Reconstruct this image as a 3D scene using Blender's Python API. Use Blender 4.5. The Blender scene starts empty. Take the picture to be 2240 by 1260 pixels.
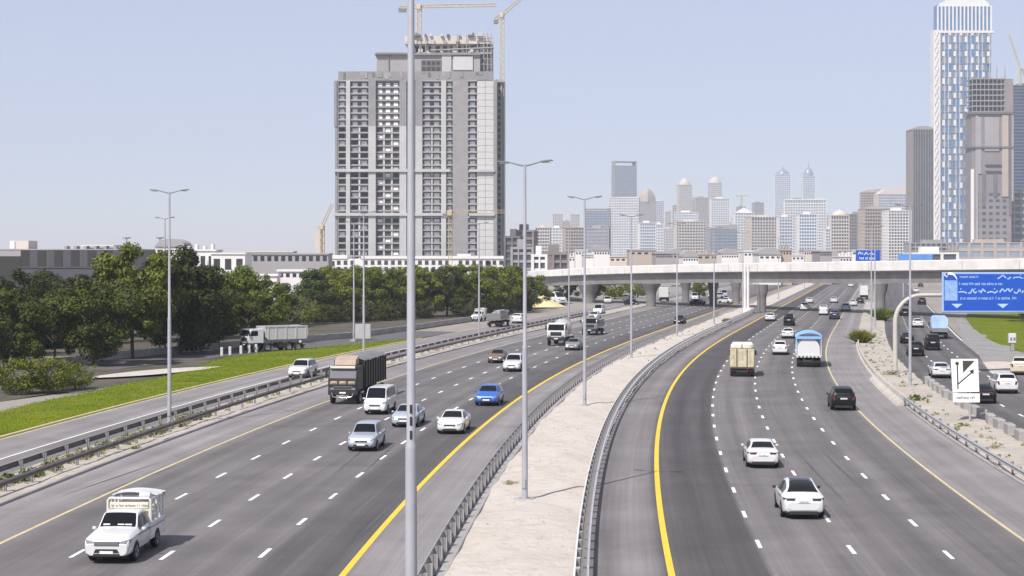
import bpy, math, random
import numpy as np
from mathutils import Vector, Matrix

# ------------------------------------------------------------------ camera, sky, sun, exposure
SC = bpy.context.scene
COL = SC.collection
CAM_H, FPX = 12.0, 3700.0
cam = bpy.data.cameras.new('camera'); camo = bpy.data.objects.new('camera', cam); COL.objects.link(camo)
cam.sensor_width = 36.0; cam.lens = 36.0 * FPX / 2240.0
cam.shift_y = -74.0 / 2240.0
cam.clip_start = 0.5; cam.clip_end = 30000
camo.location = (0, 0, CAM_H); camo.rotation_euler = (math.radians(90), 0, 0)
SC.camera = camo

LIGHT_DIR = Vector((0.454, 0.73, -1.0)).normalized()
ELEV = math.asin(-LIGHT_DIR.z); AZ = math.atan2(-LIGHT_DIR.x, -LIGHT_DIR.y)
w = bpy.data.worlds.new('World'); SC.world = w; w.use_nodes = True
nt = w.node_tree; nt.nodes.clear()
wo = nt.nodes.new('ShaderNodeOutputWorld'); bg = nt.nodes.new('ShaderNodeBackground')
sky = nt.nodes.new('ShaderNodeTexSky'); sky.sky_type = 'NISHITA'; sky.sun_disc = False
sky.sun_elevation = ELEV; sky.sun_rotation = AZ; sky.altitude = 0; sky.air_density = 0.7; sky.dust_density = 0.3; sky.ozone_density = 4.0
tint = nt.nodes.new('ShaderNodeMix'); tint.data_type = 'RGBA'; tint.blend_type = 'MIX'; tint.inputs[0].default_value = 0.4
bal = nt.nodes.new('ShaderNodeMix'); bal.data_type = 'RGBA'; bal.blend_type = 'MULTIPLY'; bal.inputs[0].default_value = 1.0; bal.inputs[7].default_value = (1.25, 1.05, 1.05, 1)   # white balance of the whole sky
nt.links.new(sky.outputs[0], bal.inputs[6]); nt.links.new(bal.outputs[2], tint.inputs[6]); tint.inputs[7].default_value = (7.3, 7.45, 8.4, 1)   # even pale desert haze over the whole sky
nt.links.new(tint.outputs[2], bg.inputs[0]); bg.inputs[1].default_value = 0.096
nt.links.new(bg.outputs[0], wo.inputs[0])
sun = bpy.data.lights.new('sun', 'SUN'); suno = bpy.data.objects.new('sun', sun); COL.objects.link(suno)
sun.energy = 5.0; sun.angle = math.radians(0.5); sun.color = (1.0, 0.955, 0.90)
suno.rotation_euler = LIGHT_DIR.to_track_quat('-Z', 'Y').to_euler(); suno.location = (-60, -100, 150)
SC.view_settings.view_transform = 'Standard'; SC.view_settings.look = 'None'
SC.view_settings.gamma = 1.0; SC.view_settings.use_curve_mapping = False
SC.view_settings.exposure = 0.30
SC.cycles.volume_bounces = 0; SC.cycles.max_bounces = 6; SC.cycles.diffuse_bounces = 2; SC.cycles.glossy_bounces = 2
SC.cycles.transparent_max_bounces = 6; SC.cycles.use_denoising = True

RNG = random.Random(7)
def U(a, b): return RNG.uniform(a, b)

# ------------------------------------------------------------------ materials
MATS = {}
def newmat(name):
    m = bpy.data.materials.new(name); m.use_nodes = True
    return m, m.node_tree, m.node_tree.nodes['Principled BSDF']
def mat(name, col, rough=0.6, metal=0.0, coat=0.0, var=0.0, vscale=1.5, bump=0.0, bscale=8.0, spec=0.5, emit=None):
    """plain colour with an optional noise variation and fine relief"""
    if name in MATS: return MATS[name]
    m, t, b = newmat(name)
    b.inputs['Base Color'].default_value = (*col, 1); b.inputs['Roughness'].default_value = rough
    b.inputs['Metallic'].default_value = metal; b.inputs['Coat Weight'].default_value = coat
    b.inputs['Specular IOR Level'].default_value = spec
    if var or bump:
        tc = t.nodes.new('ShaderNodeTexCoord')
    if var:
        n = t.nodes.new('ShaderNodeTexNoise'); n.inputs['Scale'].default_value = vscale; n.inputs['Detail'].default_value = 6
        n.inputs['Roughness'].default_value = 0.65
        t.links.new(tc.outputs['Object'], n.inputs['Vector'])
        r = t.nodes.new('ShaderNodeMapRange'); r.inputs[1].default_value = 0.3; r.inputs[2].default_value = 0.7
        r.inputs[3].default_value = 1 - var; r.inputs[4].default_value = 1 + var
        t.links.new(n.outputs[0], r.inputs[0])
        mx = t.nodes.new('ShaderNodeMix'); mx.data_type = 'RGBA'; mx.blend_type = 'MULTIPLY'; mx.inputs[0].default_value = 1
        mx.inputs[6].default_value = (*col, 1); t.links.new(r.outputs[0], mx.inputs[7])
        t.links.new(mx.outputs[2], b.inputs['Base Color'])
    if bump:
        n2 = t.nodes.new('ShaderNodeTexNoise'); n2.inputs['Scale'].default_value = bscale; n2.inputs['Detail'].default_value = 5
        t.links.new(tc.outputs['Object'], n2.inputs['Vector'])
        bp = t.nodes.new('ShaderNodeBump'); bp.inputs['Strength'].default_value = bump; bp.inputs['Distance'].default_value = 0.2
        t.links.new(n2.outputs[0], bp.inputs['Height']); t.links.new(bp.outputs[0], b.inputs['Normal'])
    if emit:
        b.inputs['Emission Color'].default_value = (*emit, 1); b.inputs['Emission Strength'].default_value = 1
    MATS[name] = m
    return m

def paint(name, col, metal=0.0, rough=0.3):
    return mat('paint_' + name, col, rough=rough, metal=metal, coat=0.5, var=0.04, vscale=3)
PW = paint('white', (0.60, 0.60, 0.60)); PSIL = paint('silver', (0.46, 0.50, 0.56), 0.35); PBLK = mat('paint_black', (0.006, 0.006, 0.007), rough=0.35, spec=0.3)
PBLUE = paint('blue', (0.03, 0.12, 0.48), 0.2); PNAVY = paint('navy', (0.012, 0.02, 0.05)); PBRN = paint('brown', (0.16, 0.105, 0.075), 0.2)
PGREY = paint('grey', (0.22, 0.22, 0.23), 0.2); PBEI = paint('beige', (0.50, 0.44, 0.34)); PDRK = mat('paint_dark_truck', (0.028, 0.025, 0.020), rough=0.5, var=.3, vscale=1.5)
PLBL = paint('light_blue', (0.16, 0.33, 0.62)); PCREAM = paint('cream', (0.66, 0.62, 0.52))
GLASS = mat('car_glass', (0.006, 0.007, 0.009), rough=0.08, spec=0.32)
TYRE = mat('tyre', (0.012, 0.012, 0.013), rough=0.85); RIM = mat('rim', (0.35, 0.35, 0.36), rough=0.35, metal=0.7)
BLK = mat('black_plastic', (0.018, 0.018, 0.02), rough=0.6); CHR = mat('chrome', (0.55, 0.56, 0.58), rough=0.2, metal=1.0)
LAMP = mat('lamp_lens', (0.20, 0.21, 0.23), rough=0.12, coat=0.4); TAIL = mat('tail_lens', (0.085, 0.008, 0.010), rough=0.15, coat=0.6)
PLATE = mat('number_plate', (0.72, 0.73, 0.75), rough=0.5); INK = mat('ink', (0.02, 0.02, 0.025), rough=0.7)
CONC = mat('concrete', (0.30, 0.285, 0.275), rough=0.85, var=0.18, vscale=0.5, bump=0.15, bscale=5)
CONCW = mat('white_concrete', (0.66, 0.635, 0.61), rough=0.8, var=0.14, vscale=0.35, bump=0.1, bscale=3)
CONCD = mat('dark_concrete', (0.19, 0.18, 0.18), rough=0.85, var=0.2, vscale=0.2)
GALV = mat('galvanised_steel', (0.34, 0.34, 0.35), rough=0.6, metal=0.1, var=0.12, vscale=0.8)
POLEM = mat('pole_steel', (0.37, 0.37, 0.40), rough=0.5, metal=0.15, var=0.12, vscale=0.6)
ARMM = mat('arm_steel', (0.16, 0.155, 0.16), rough=0.6)
POSTM = mat('post_steel', (0.26, 0.25, 0.25), rough=0.6, metal=0.3, var=0.2, vscale=2)
YEL = mat('yellow_paint', (0.72, 0.47, 0.03), rough=0.6, var=0.10, vscale=1.2)
WHT = mat('white_paint', (0.80, 0.79, 0.76), rough=0.6, var=0.10, vscale=1.4)
PALE = mat('worn_yellow_paint', (0.52, 0.44, 0.24), rough=0.65, var=0.18, vscale=0.9)
SIGNB = mat('sign_blue', (0.008, 0.078, 0.44), rough=0.45, var=0.05, vscale=1); SIGNW = mat('sign_white', (0.80, 0.80, 0.80), rough=0.5)
BARK = mat('bark', (0.10, 0.075, 0.055), rough=0.9, var=0.3, vscale=3)
DGLASS = mat('dark_window', (0.03, 0.033, 0.038), rough=0.15)

# ------------------------------------------------------------------ mesh building
class MB:
    def __init__(s): s.v = []; s.f = []; s.m = []; s.cm = 0
    def add(s, vs, fs, m=None):
        o = len(s.v); s.v.extend(tuple(map(float, p)) for p in vs)
        for f in fs: s.f.append(tuple(o + i for i in f)); s.m.append(s.cm if m is None else m)
        return s
    def box(s, x0, x1, y0, y1, z0, z1, tx=0.0, ty=0.0, m=None):
        """box, its top drawn in by tx, ty on each side"""
        vs = [(x0, y0, z0), (x1, y0, z0), (x1, y1, z0), (x0, y1, z0), (x0 + tx, y0 + ty, z1), (x1 - tx, y0 + ty, z1), (x1 - tx, y1 - ty, z1), (x0 + tx, y1 - ty, z1)]
        return s.add(vs, [(0, 3, 2, 1), (4, 5, 6, 7), (0, 1, 5, 4), (1, 2, 6, 5), (2, 3, 7, 6), (3, 0, 4, 7)], m)
    def bev(s, x0, x1, y0, y1, z0, z1, b, m=None):
        """box with chamfered edges all round (upright edges and top/bottom rims)"""
        def ring(i, z): 
            return [(x0 + i + b, y0 + i, z), (x1 - i - b, y0 + i, z), (x1 - i, y0 + i + b, z), (x1 - i, y1 - i - b, z), (x1 - i - b, y1 - i, z), (x0 + i + b, y1 - i, z), (x0 + i, y1 - i - b, z), (x0 + i, y0 + i + b, z)]
        R = [ring(b * .7, z0), ring(0, z0 + b * .7), ring(0, z1 - b * .7), ring(b * .7, z1)]
        vs = [p for r in R for p in r]; fs = [tuple(range(7, -1, -1)), tuple(range(24, 32))]
        for k in range(3):
            for i in range(8): j = (i + 1) % 8; fs.append((k * 8 + i, k * 8 + j, k * 8 + 8 + j, k * 8 + 8 + i))
        return s.add(vs, fs, m)
    def prism(s, poly, a0, a1, axis='x', m=None):
        """polygon extruded: axis x -> poly is (y,z); y -> (x,z); z -> (x,y)"""
        n = len(poly)
        def P(p, a): return (a, p[0], p[1]) if axis == 'x' else ((p[0], a, p[1]) if axis == 'y' else (p[0], p[1], a))
        vs = [P(p, a0) for p in poly] + [P(p, a1) for p in poly]
        fs = [tuple(range(n - 1, -1, -1)), tuple(range(n, 2 * n))] + [(i, (i + 1) % n, n + (i + 1) % n, n + i) for i in range(n)]
        return s.add(vs, fs, m)
    def lathe(s, prof, seg=12, c=(0, 0, 0), axis='z', m=None):
        vs = []; fs = []; n = len(prof)
        for k in range(seg):
            a = 2 * math.pi * k / seg; ca, sa = math.cos(a), math.sin(a)
            for r, h in prof:
                p = (r * ca, r * sa, h) if axis == 'z' else ((h, r * ca, r * sa) if axis == 'x' else (r * ca, h, r * sa))
                vs.append((p[0] + c[0], p[1] + c[1], p[2] + c[2]))
        for k in range(seg):
            k2 = (k + 1) % seg
            for i in range(n - 1): fs.append((k * n + i, k2 * n + i, k2 * n + i + 1, k * n + i + 1))
        return s.add(vs, fs, m)
    def tube(s, pts, r, seg=6, r1=None, cap=True, m=None):
        pts = [Vector(p) for p in pts]; n = len(pts); vs = []; fs = []; e1 = None
        for i, p in enumerate(pts):
            d = (pts[min(i + 1, n - 1)] - pts[max(i - 1, 0)]).normalized()
            if e1 is None: e1 = d.cross(Vector((0, 0, 1)) if abs(d.z) < 0.9 else Vector((1, 0, 0)))
            e1 = (e1 - d * e1.dot(d)).normalized(); e2 = d.cross(e1)
            rr = r if r1 is None else r + (r1 - r) * i / (n - 1)
            for k in range(seg):
                t = 2 * math.pi * k / seg; vs.append(p + e1 * (rr * math.cos(t)) + e2 * (rr * math.sin(t)))
        for i in range(n - 1):
            for k in range(seg):
                k2 = (k + 1) % seg; fs.append((i * seg + k, i * seg + k2, (i + 1) * seg + k2, (i + 1) * seg + k))
        if cap: fs.append(tuple(range(seg))); fs.append(tuple(range(n * seg - 1, (n - 1) * seg - 1, -1)))
        return s.add(vs, fs, m)
    def sheet(s, rows, m=None):
        """grid of rows of points"""
        nr, nc = len(rows), len(rows[0]); vs = [p for r in rows for p in r]
        return s.add(vs, [(i * nc + j, i * nc + j + 1, (i + 1) * nc + j + 1, (i + 1) * nc + j) for i in range(nr - 1) for j in range(nc - 1)], m)
    def merge(s, o, m=None):
        k = len(s.v); s.v.extend(o.v)
        for f, mm in zip(o.f, o.m): s.f.append(tuple(k + i for i in f)); s.m.append(mm if m is None else m)
        return s
    def mesh(s, name, mats, smooth=None):
        me = bpy.data.meshes.new(name); me.from_pydata(s.v, [], s.f)
        for mm in (mats if isinstance(mats, (list, tuple)) else [mats]): me.materials.append(mm)
        if any(s.m): me.polygons.foreach_set('material_index', s.m)
        if smooth is not None:
            me.polygons.foreach_set('use_smooth', [True] * len(me.polygons)); me.set_sharp_from_angle(angle=math.radians(smooth))
        me.update(); return me
    def build(s, name, mats, parent=None, smooth=None, **kw):
        return link(name, s.mesh(name, mats, smooth), parent, **kw)

def link(name, data, parent=None, loc=None, rz=None, label=None, cat=None, group=None, kind=None, scale=None):
    o = bpy.data.objects.new(name, data); COL.objects.link(o)
    if parent is not None: o.parent = parent
    if loc is not None: o.location = loc
    if rz is not None: o.rotation_euler = (0, 0, rz)
    if scale is not None: o.scale = scale if hasattr(scale, '__len__') else (scale,) * 3
    if label: o['label'] = label
    if cat: o['category'] = cat
    if group: o['group'] = group
    if kind: o['kind'] = kind
    return o
def thing(name, label, cat, loc=(0, 0, 0), rz=0.0, group=None, scale=None):
    return link(name, None, None, loc, rz, label, cat, group, None, scale)
def kids(o): return [c for c in bpy.data.objects if c.parent is o]

# ------------------------------------------------------------------ the road's line: X of the yellow line of the outbound carriageway at depth Y
KY = [0, 60, 100, 140, 180, 220, 260, 330]; KS = [.0151, .0507, .0863, .1252, .1661, .1987, .2160, .2165]
_yy = np.linspace(-60, 2600, 5321); _ss = np.interp(_yy, KY, KS); _cc = np.concatenate([[0], np.cumsum((_ss[1:] + _ss[:-1]) / 2 * np.diff(_yy))])
_cc = _cc - np.interp(0, _yy, _cc) + 3.83
def C(Y): return float(np.interp(Y, _yy, _cc))
def S(Y): return float(np.interp(Y, _yy, _ss))
def G(px, py): return ((px - 1120) * CAM_H / (py - 556), FPX * CAM_H / (py - 556))      # ground point seen at a photo pixel
def ZX(px, py, d): return ((px - 1120) * d / FPX, CAM_H + (556 - py) * d / FPX)         # x, z at distance d
def heading(Y): return -math.atan(S(Y))                                                  # rz that turns local +y along the road

def ribbon(offs, y0, y1, step, zf=None, z=0.0, uv=True):
    """strip of ground between offsets from the road line, following its bend"""
    ys = list(np.arange(y0, y1, step)) + [y1]
    mb = MB(); mb.sheet([[(C(y) + o, y, (zf(o, y) if zf else z)) for o in offs] for y in ys])
    mb.uvs = [(o, y) for y in ys for o in offs]
    return mb
def ribbon_obj(name, mb, m, kind='structure', parent=None, **kw):
    me = mb.mesh(name, m)
    uvl = me.uv_layers.new(name='road'); idx = np.empty(len(me.loops), int); me.loops.foreach_get('vertex_index', idx)
    arr = np.array(mb.uvs, dtype=np.float32)[idx]; uvl.data.foreach_set('uv', arr.ravel())
    me.polygons.foreach_set('use_smooth', [True] * len(me.polygons))
    return link(name, me, parent, kind=kind, **kw)

# ------------------------------------------------------------------ ground materials
def asphalt(name, stops, streak=0.16):
    """asphalt whose shade depends on the lane (resurfaced lanes, bleached shoulders), with long tyre wear streaks, patches and grain"""
    m, t, b = newmat(name); N = t.nodes.new; L = t.links.new
    uv = N('ShaderNodeUVMap'); uv.uv_map = 'road'; sp = N('ShaderNodeSeparateXYZ'); L(uv.outputs[0], sp.inputs[0])
    lo, hi = stops[0][0], stops[-1][0]
    wob = N('ShaderNodeTexNoise'); wob.inputs['Scale'].default_value = 0.15; L(uv.outputs[0], wob.inputs['Vector'])
    ma = N('ShaderNodeMath'); ma.operation = 'MULTIPLY_ADD'; L(wob.outputs[0], ma.inputs[0]); ma.inputs[1].default_value = 0.15; L(sp.outputs[0], ma.inputs[2])
    mr = N('ShaderNodeMapRange'); mr.inputs[1].default_value = lo; mr.inputs[2].default_value = hi; L(ma.outputs[0], mr.inputs[0])
    cr = N('ShaderNodeValToRGB'); L(mr.outputs[0], cr.inputs[0]); e = cr.color_ramp.elements
    for i, (o, v) in enumerate(stops):
        el = e[i] if i < 2 else e.new(1.0)
        el.position = (o - lo) / (hi - lo)
    for el, (o, v) in zip(sorted(e, key=lambda q: q.position), stops):
        el.color = (v * .99, v * .925, v * .92, 1)
    mp = N('ShaderNodeMapping'); mp.inputs['Scale'].default_value = (0.9, 0.012, 1); L(uv.outputs[0], mp.inputs[0])
    n1 = N('ShaderNodeTexNoise'); n1.inputs['Scale'].default_value = 1.0; n1.inputs['Detail'].default_value = 4; L(mp.outputs[0], n1.inputs['Vector'])
    mp2 = N('ShaderNodeMapping'); mp2.inputs['Scale'].default_value = (6, 0.05, 1); L(uv.outputs[0], mp2.inputs[0])
    n2 = N('ShaderNodeTexNoise'); n2.inputs['Scale'].default_value = 1.0; n2.inputs['Detail'].default_value = 3; L(mp2.outputs[0], n2.inputs['Vector'])
    n3 = N('ShaderNodeTexNoise'); n3.inputs['Scale'].default_value = 14; n3.inputs['Detail'].default_value = 6; L(uv.outputs[0], n3.inputs['Vector'])
    n4 = N('ShaderNodeTexNoise'); n4.inputs['Scale'].default_value = 0.12; n4.inputs['Detail'].default_value = 7; n4.inputs['Roughness'].default_value = .7; L(uv.outputs[0], n4.inputs['Vector'])
    cur = cr.outputs[0]
    wv = N('ShaderNodeMath'); wv.operation = 'MULTIPLY'; wv.inputs[1].default_value = 2 * math.pi / 1.86; L(ma.outputs[0], wv.inputs[0])
    sn = N('ShaderNodeMath'); sn.operation = 'SINE'; L(wv.outputs[0], sn.inputs[0])
    wr = N('ShaderNodeMapRange'); wr.inputs[1].default_value = -1; wr.inputs[2].default_value = 1; wr.inputs[3].default_value = .91; wr.inputs[4].default_value = 1.06; L(sn.outputs[0], wr.inputs[0])
    wm = N('ShaderNodeMix'); wm.data_type = 'RGBA'; wm.blend_type = 'MULTIPLY'; wm.inputs[0].default_value = 1; L(cur, wm.inputs[6]); L(wr.outputs[0], wm.inputs[7]); cur = wm.outputs[2]
    for nn, amp in ((n1, streak * 2.6), (n2, 0.24), (n3, 0.42), (n4, 0.5)):
        r = N('ShaderNodeMapRange'); r.clamp = False; r.inputs[1].default_value = 0; r.inputs[2].default_value = 1; r.inputs[3].default_value = 1 - amp; r.inputs[4].default_value = 1 + amp
        L(nn.outputs[0], r.inputs[0])
        mx = N('ShaderNodeMix'); mx.data_type = 'RGBA'; mx.blend_type = 'MULTIPLY'; mx.inputs[0].default_value = 1; L(cur, mx.inputs[6]); L(r.outputs[0], mx.inputs[7]); cur = mx.outputs[2]
    L(cur, b.inputs['Base Color']); b.inputs['Roughness'].default_value = 0.82; b.inputs['Specular IOR Level'].default_value = 0.3
    bp = N('ShaderNodeBump'); bp.inputs['Strength'].default_value = 0.25; bp.inputs['Distance'].default_value = 0.02; L(n3.outputs[0], bp.inputs['Height']); L(bp.outputs[0], b.inputs['Normal'])
    return m
def ground_mat(name, c1, c2, c3, s1=0.06, s2=1.2, bump=0.5, spec=0.2):
    """three tints mixed by large and small noise; c3 as scattered flecks"""
    m, t, b = newmat(name); N = t.nodes.new; L = t.links.new
    geo = N('ShaderNodeNewGeometry')
    n1 = N('ShaderNodeTexNoise'); n1.inputs['Scale'].default_value = s1; n1.inputs['Detail'].default_value = 8; n1.inputs['Roughness'].default_value = .65; L(geo.outputs['Position'], n1.inputs['Vector'])
    n2 = N('ShaderNodeTexNoise'); n2.inputs['Scale'].default_value = s2; n2.inputs['Detail'].default_value = 8; n2.inputs['Roughness'].default_value = .7; L(geo.outputs['Position'], n2.inputs['Vector'])
    r1 = N('ShaderNodeMapRange'); r1.inputs[1].default_value = .38; r1.inputs[2].default_value = .62; L(n1.outputs[0], r1.inputs[0])
    mx = N('ShaderNodeMix'); mx.data_type = 'RGBA'; L(r1.outputs[0], mx.inputs[0]); mx.inputs[6].default_value = (*c1, 1); mx.inputs[7].default_value = (*c2, 1)
    r2 = N('ShaderNodeMapRange'); r2.inputs[1].default_value = .50; r2.inputs[2].default_value = .72; L(n2.outputs[0], r2.inputs[0])
    m2 = N('ShaderNodeMix'); m2.data_type = 'RGBA'; L(r2.outputs[0], m2.inputs[0]); L(mx.outputs[2], m2.inputs[6]); m2.inputs[7].default_value = (*c3, 1)
    L(m2.outputs[2], b.inputs['Base Color']); b.inputs['Roughness'].default_value = .9; b.inputs['Specular IOR Level'].default_value = spec
    bp = N('ShaderNodeBump'); bp.inputs['Strength'].default_value = bump; bp.inputs['Distance'].default_value = 0.15; L(n2.outputs[0], bp.inputs['Height']); L(bp.outputs[0], b.inputs['Normal'])
    return m
SAND = ground_mat('median_sand', (0.480, 0.432, 0.384), (0.528, 0.480, 0.436), (0.400, 0.352, 0.304), 0.25, 1.3, 1.0)
VERGE = ground_mat('verge_sand', (0.36, 0.325, 0.285), (0.44, 0.40, 0.355), (0.30, 0.265, 0.21), 0.2, 1.1, 0.5)
DESERT = ground_mat('open_ground', (0.248, 0.223, 0.198), (0.310, 0.285, 0.254), (0.174, 0.161, 0.136), 0.012, 0.12, 0.3)
LAWNM = ground_mat('lawn_turf', (0.085, 0.125, 0.004), (0.135, 0.165, 0.006), (0.19, 0.16, 0.05), 0.22, 0.42, 0.7, 0.05)
SOIL = ground_mat('soil_shade_tone', (0.078, 0.069, 0.054), (0.120, 0.105, 0.084), (0.042, 0.045, 0.018), 0.12, 0.9, 0.6)  # dark earth with the shade of the trees painted into its tints
GRAVM = ground_mat('grey_gravel', (0.240, 0.232, 0.228), (0.304, 0.292, 0.280), (0.160, 0.152, 0.148), 0.3, 3.0, 1.0)

A_OUT = asphalt('asphalt_outbound', [(-3.2, .155), (-1.2, .185), (-.4, .18), (-.05, .085), (2.0, .070), (3.7, .070), (3.95, .142), (5.5, .150), (7.4, .135), (8.6, .150), (9.8, .115), (11.2, .128), (12.4, .155), (13.5, .098), (15.0, .15), (15.3, .20), (18.9, .23)])
A_IN = asphalt('asphalt_inbound', [(-31.5, .225), (-28.2, .215), (-27.4, .15), (-25.8, .12), (-24.5, .145), (-22, .125), (-20, .145), (-18, .135), (-16.2, .13), (-15.4, .10), (-13.5, .085), (-12.4, .082), (-12.0, .19), (-9.2, .245)])
A_SRV = asphalt('asphalt_service', [(-43, .23), (-39.5, .21), (-38.6, .25), (-38.1, .19), (-35, .16)], 0.12)
A_SRVR = asphalt('asphalt_right_service', [(22, .105), (25, .095), (28, .105), (34, .115)], 0.2)

# ------------------------------------------------------------------ ground, carriageways, verges
def wob(o, y, a=0.08, s=0.35):
    return a * (math.sin(o * 1.7 + y * s) * .5 + math.sin(y * s * 2.3 + o * 3.1) * .3 + math.sin(y * s * .37 - o) * .6)
g = MB(); g.sheet([[(x, y, -0.08) for x in np.linspace(-3500, 3500, 21)] for y in np.linspace(-120, 6200, 21)])
link('ground', g.mesh('ground', DESERT), kind='structure')
rin = ribbon_obj('road_inbound', ribbon(list(np.linspace(-31.5, -8.7, 13)), 20, 1500, 4), A_IN)
rout = ribbon_obj('road_outbound', ribbon(list(np.linspace(-3.2, 19.0, 13)), 20, 1500, 4), A_OUT)
rsv = ribbon_obj('service_road', ribbon(list(np.linspace(-42.8, -35.0, 7)), 40, 700, 4), A_SRV)
rsr = ribbon_obj('right_service_road', ribbon(list(np.linspace(23.2, 34.0, 7)), 30, 900, 4), A_SRVR)
def medz(o, y):
    t = (o + 8.7) / 5.5
    return 0.05 + 0.16 * math.sin(math.pi * min(1, max(0, t))) + wob(o, y, 0.07, .55) * (0 < t < 1)
ribbon_obj('median_strip', ribbon(list(np.linspace(-8.7, -3.2, 16)), 30, 420, 0.8, medz), SAND)
ribbon_obj('median_strip', ribbon(list(np.linspace(-8.7, -3.2, 3)), 420, 1500, 6, None, 0.06), SAND)
ribbon_obj('left_verge', ribbon(list(np.linspace(-35.0, -31.5, 8)), 40, 420, 1.2, lambda o, y: 0.06 + abs(wob(o, y, .1, .5))), VERGE)
ribbon_obj('right_verge', ribbon(list(np.linspace(19.0, 23.2, 10)), 30, 420, 1.0, lambda o, y: 0.06 + abs(wob(o, y, .12, .6))), VERGE)

# far slip road running in behind the grass, with the grass wedge between
SLY = [120, 150, 171, 186, 198, 223, 240, 262, 300]; SLX = [-60, -50, -43, -38, -33.6, -22.5, -13.6, -7.8, 1.5]
def SL(y): return float(np.interp(y, SLY, SLX))
A_SLIP = mat('asphalt_slip', (0.10, 0.095, 0.095), rough=.85, var=.15, vscale=.3)
mb = MB(); mb.sheet([[(SL(y) - o, y + o * .42, 0.004) for o in (0, 4, 8.2)] for y in np.arange(120, 262, 3)])
link('slip_road', mb.mesh('slip_road', A_SLIP), kind='structure')
mb = MB()
rows = []
for y in np.arange(92, 242, 1.5):
    xr = C(y) - 42.85; xl = min(SL(y) + .3, xr - .05); xl = max(xl, xr - 7.5 - max(0, (y - 168)) * .14) if y < 205 else xl
    rows.append([(xr + (xl - xr) * t, y, 0.05 + 0.10 * math.sin(math.pi * t) + 0.05 * math.sin(y * .35 + t * 4)) for t in np.linspace(0, 1, 9)])
mb.sheet(rows); lawn = link('lawn', mb.mesh('lawn', LAWNM), kind='structure')
lawn_rows = rows
# soil and sandy patch under the trees
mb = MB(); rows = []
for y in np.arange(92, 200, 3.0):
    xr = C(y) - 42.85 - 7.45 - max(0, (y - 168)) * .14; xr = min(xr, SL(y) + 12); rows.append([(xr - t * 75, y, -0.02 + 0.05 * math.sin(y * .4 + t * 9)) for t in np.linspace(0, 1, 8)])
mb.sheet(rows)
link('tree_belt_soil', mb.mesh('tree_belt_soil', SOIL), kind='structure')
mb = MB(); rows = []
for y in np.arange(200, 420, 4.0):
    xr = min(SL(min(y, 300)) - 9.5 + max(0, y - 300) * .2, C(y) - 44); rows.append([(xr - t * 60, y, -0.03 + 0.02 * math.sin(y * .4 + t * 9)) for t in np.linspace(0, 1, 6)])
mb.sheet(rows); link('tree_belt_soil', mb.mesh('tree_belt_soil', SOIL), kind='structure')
mb = MB(); rows = []
for k in range(15):
    t = k / 14; y = 163 + 16 * t; x = G(215 + 295 * t, 828 - 21 * t)[0]
    rows.append([(x - 0.5 - 0.9 * math.sin(math.pi * t) * s * 1.5, y + s * 7.5 * math.sin(math.pi * min(1, t * .9 + .12)), 0.17) for s in (-.5, -.2, .2, .5)])
mb.sheet(rows); link('sand_path', mb.mesh('sand_path', SAND), kind='structure')

# right-hand side: gore, gravel bank, slip lane and lawn beyond the service road
A_SLR = mat('asphalt_slip_right', (0.125, 0.118, 0.118), rough=.85, var=.15, vscale=.4)
def quadsheet(name, pts, m, z, kind='structure', n=14):
    """ground patch through photo-read outline points: left edge list and right edge list"""
    l, r = pts; mb = MB(); rows = []
    for k in range(n + 1):
        t = k / n
        def at(e):
            q = t * (len(e) - 1); i = min(int(q), len(e) - 2); f = q - i; return (e[i][0] * (1 - f) + e[i + 1][0] * f, e[i][1] * (1 - f) + e[i + 1][1] * f)
        a, b2 = at(l), at(r)
        rows.append([(a[0] + (b2[0] - a[0]) * s, a[1] + (b2[1] - a[1]) * s, z + 0.06 * math.sin(s * math.pi) + .03 * math.sin(a[1] * .8 + s * 7)) for s in np.linspace(0, 1, 8)])
    mb.sheet(rows); return link(name, mb.mesh(name, m), kind=kind)
quadsheet('right_slip_road', ([(46.0, 130), (47.5, 158), (52.5, 178), (58, 188), (75, 200)], [(70, 130), (72, 158), (74, 172), (78, 182), (95, 190)]), A_SLR, 0.006)
quadsheet('gore', ([(46.3, 158), (48.6, 172), (52.3, 188)], [(46.8, 158), (51.2, 172), (57.6, 188)]), SAND, 0.02)
quadsheet('gravel_bank', ([(52.3, 188), (55.2, 200), (61, 229), (71, 268), (83, 318)], [(60, 188), (62.2, 204), (66.0, 229), (72.6, 264), (85.4, 318)]), GRAVM, 0.03)
rg = quadsheet('right_lawn', ([(62, 205), (63, 215), (66.4, 235), (72, 263), (85.5, 319), (93, 345)], [(110, 205), (112, 215), (118, 235), (125, 263), (140, 319), (150, 345)]), LAWNM, 0.06)

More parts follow.
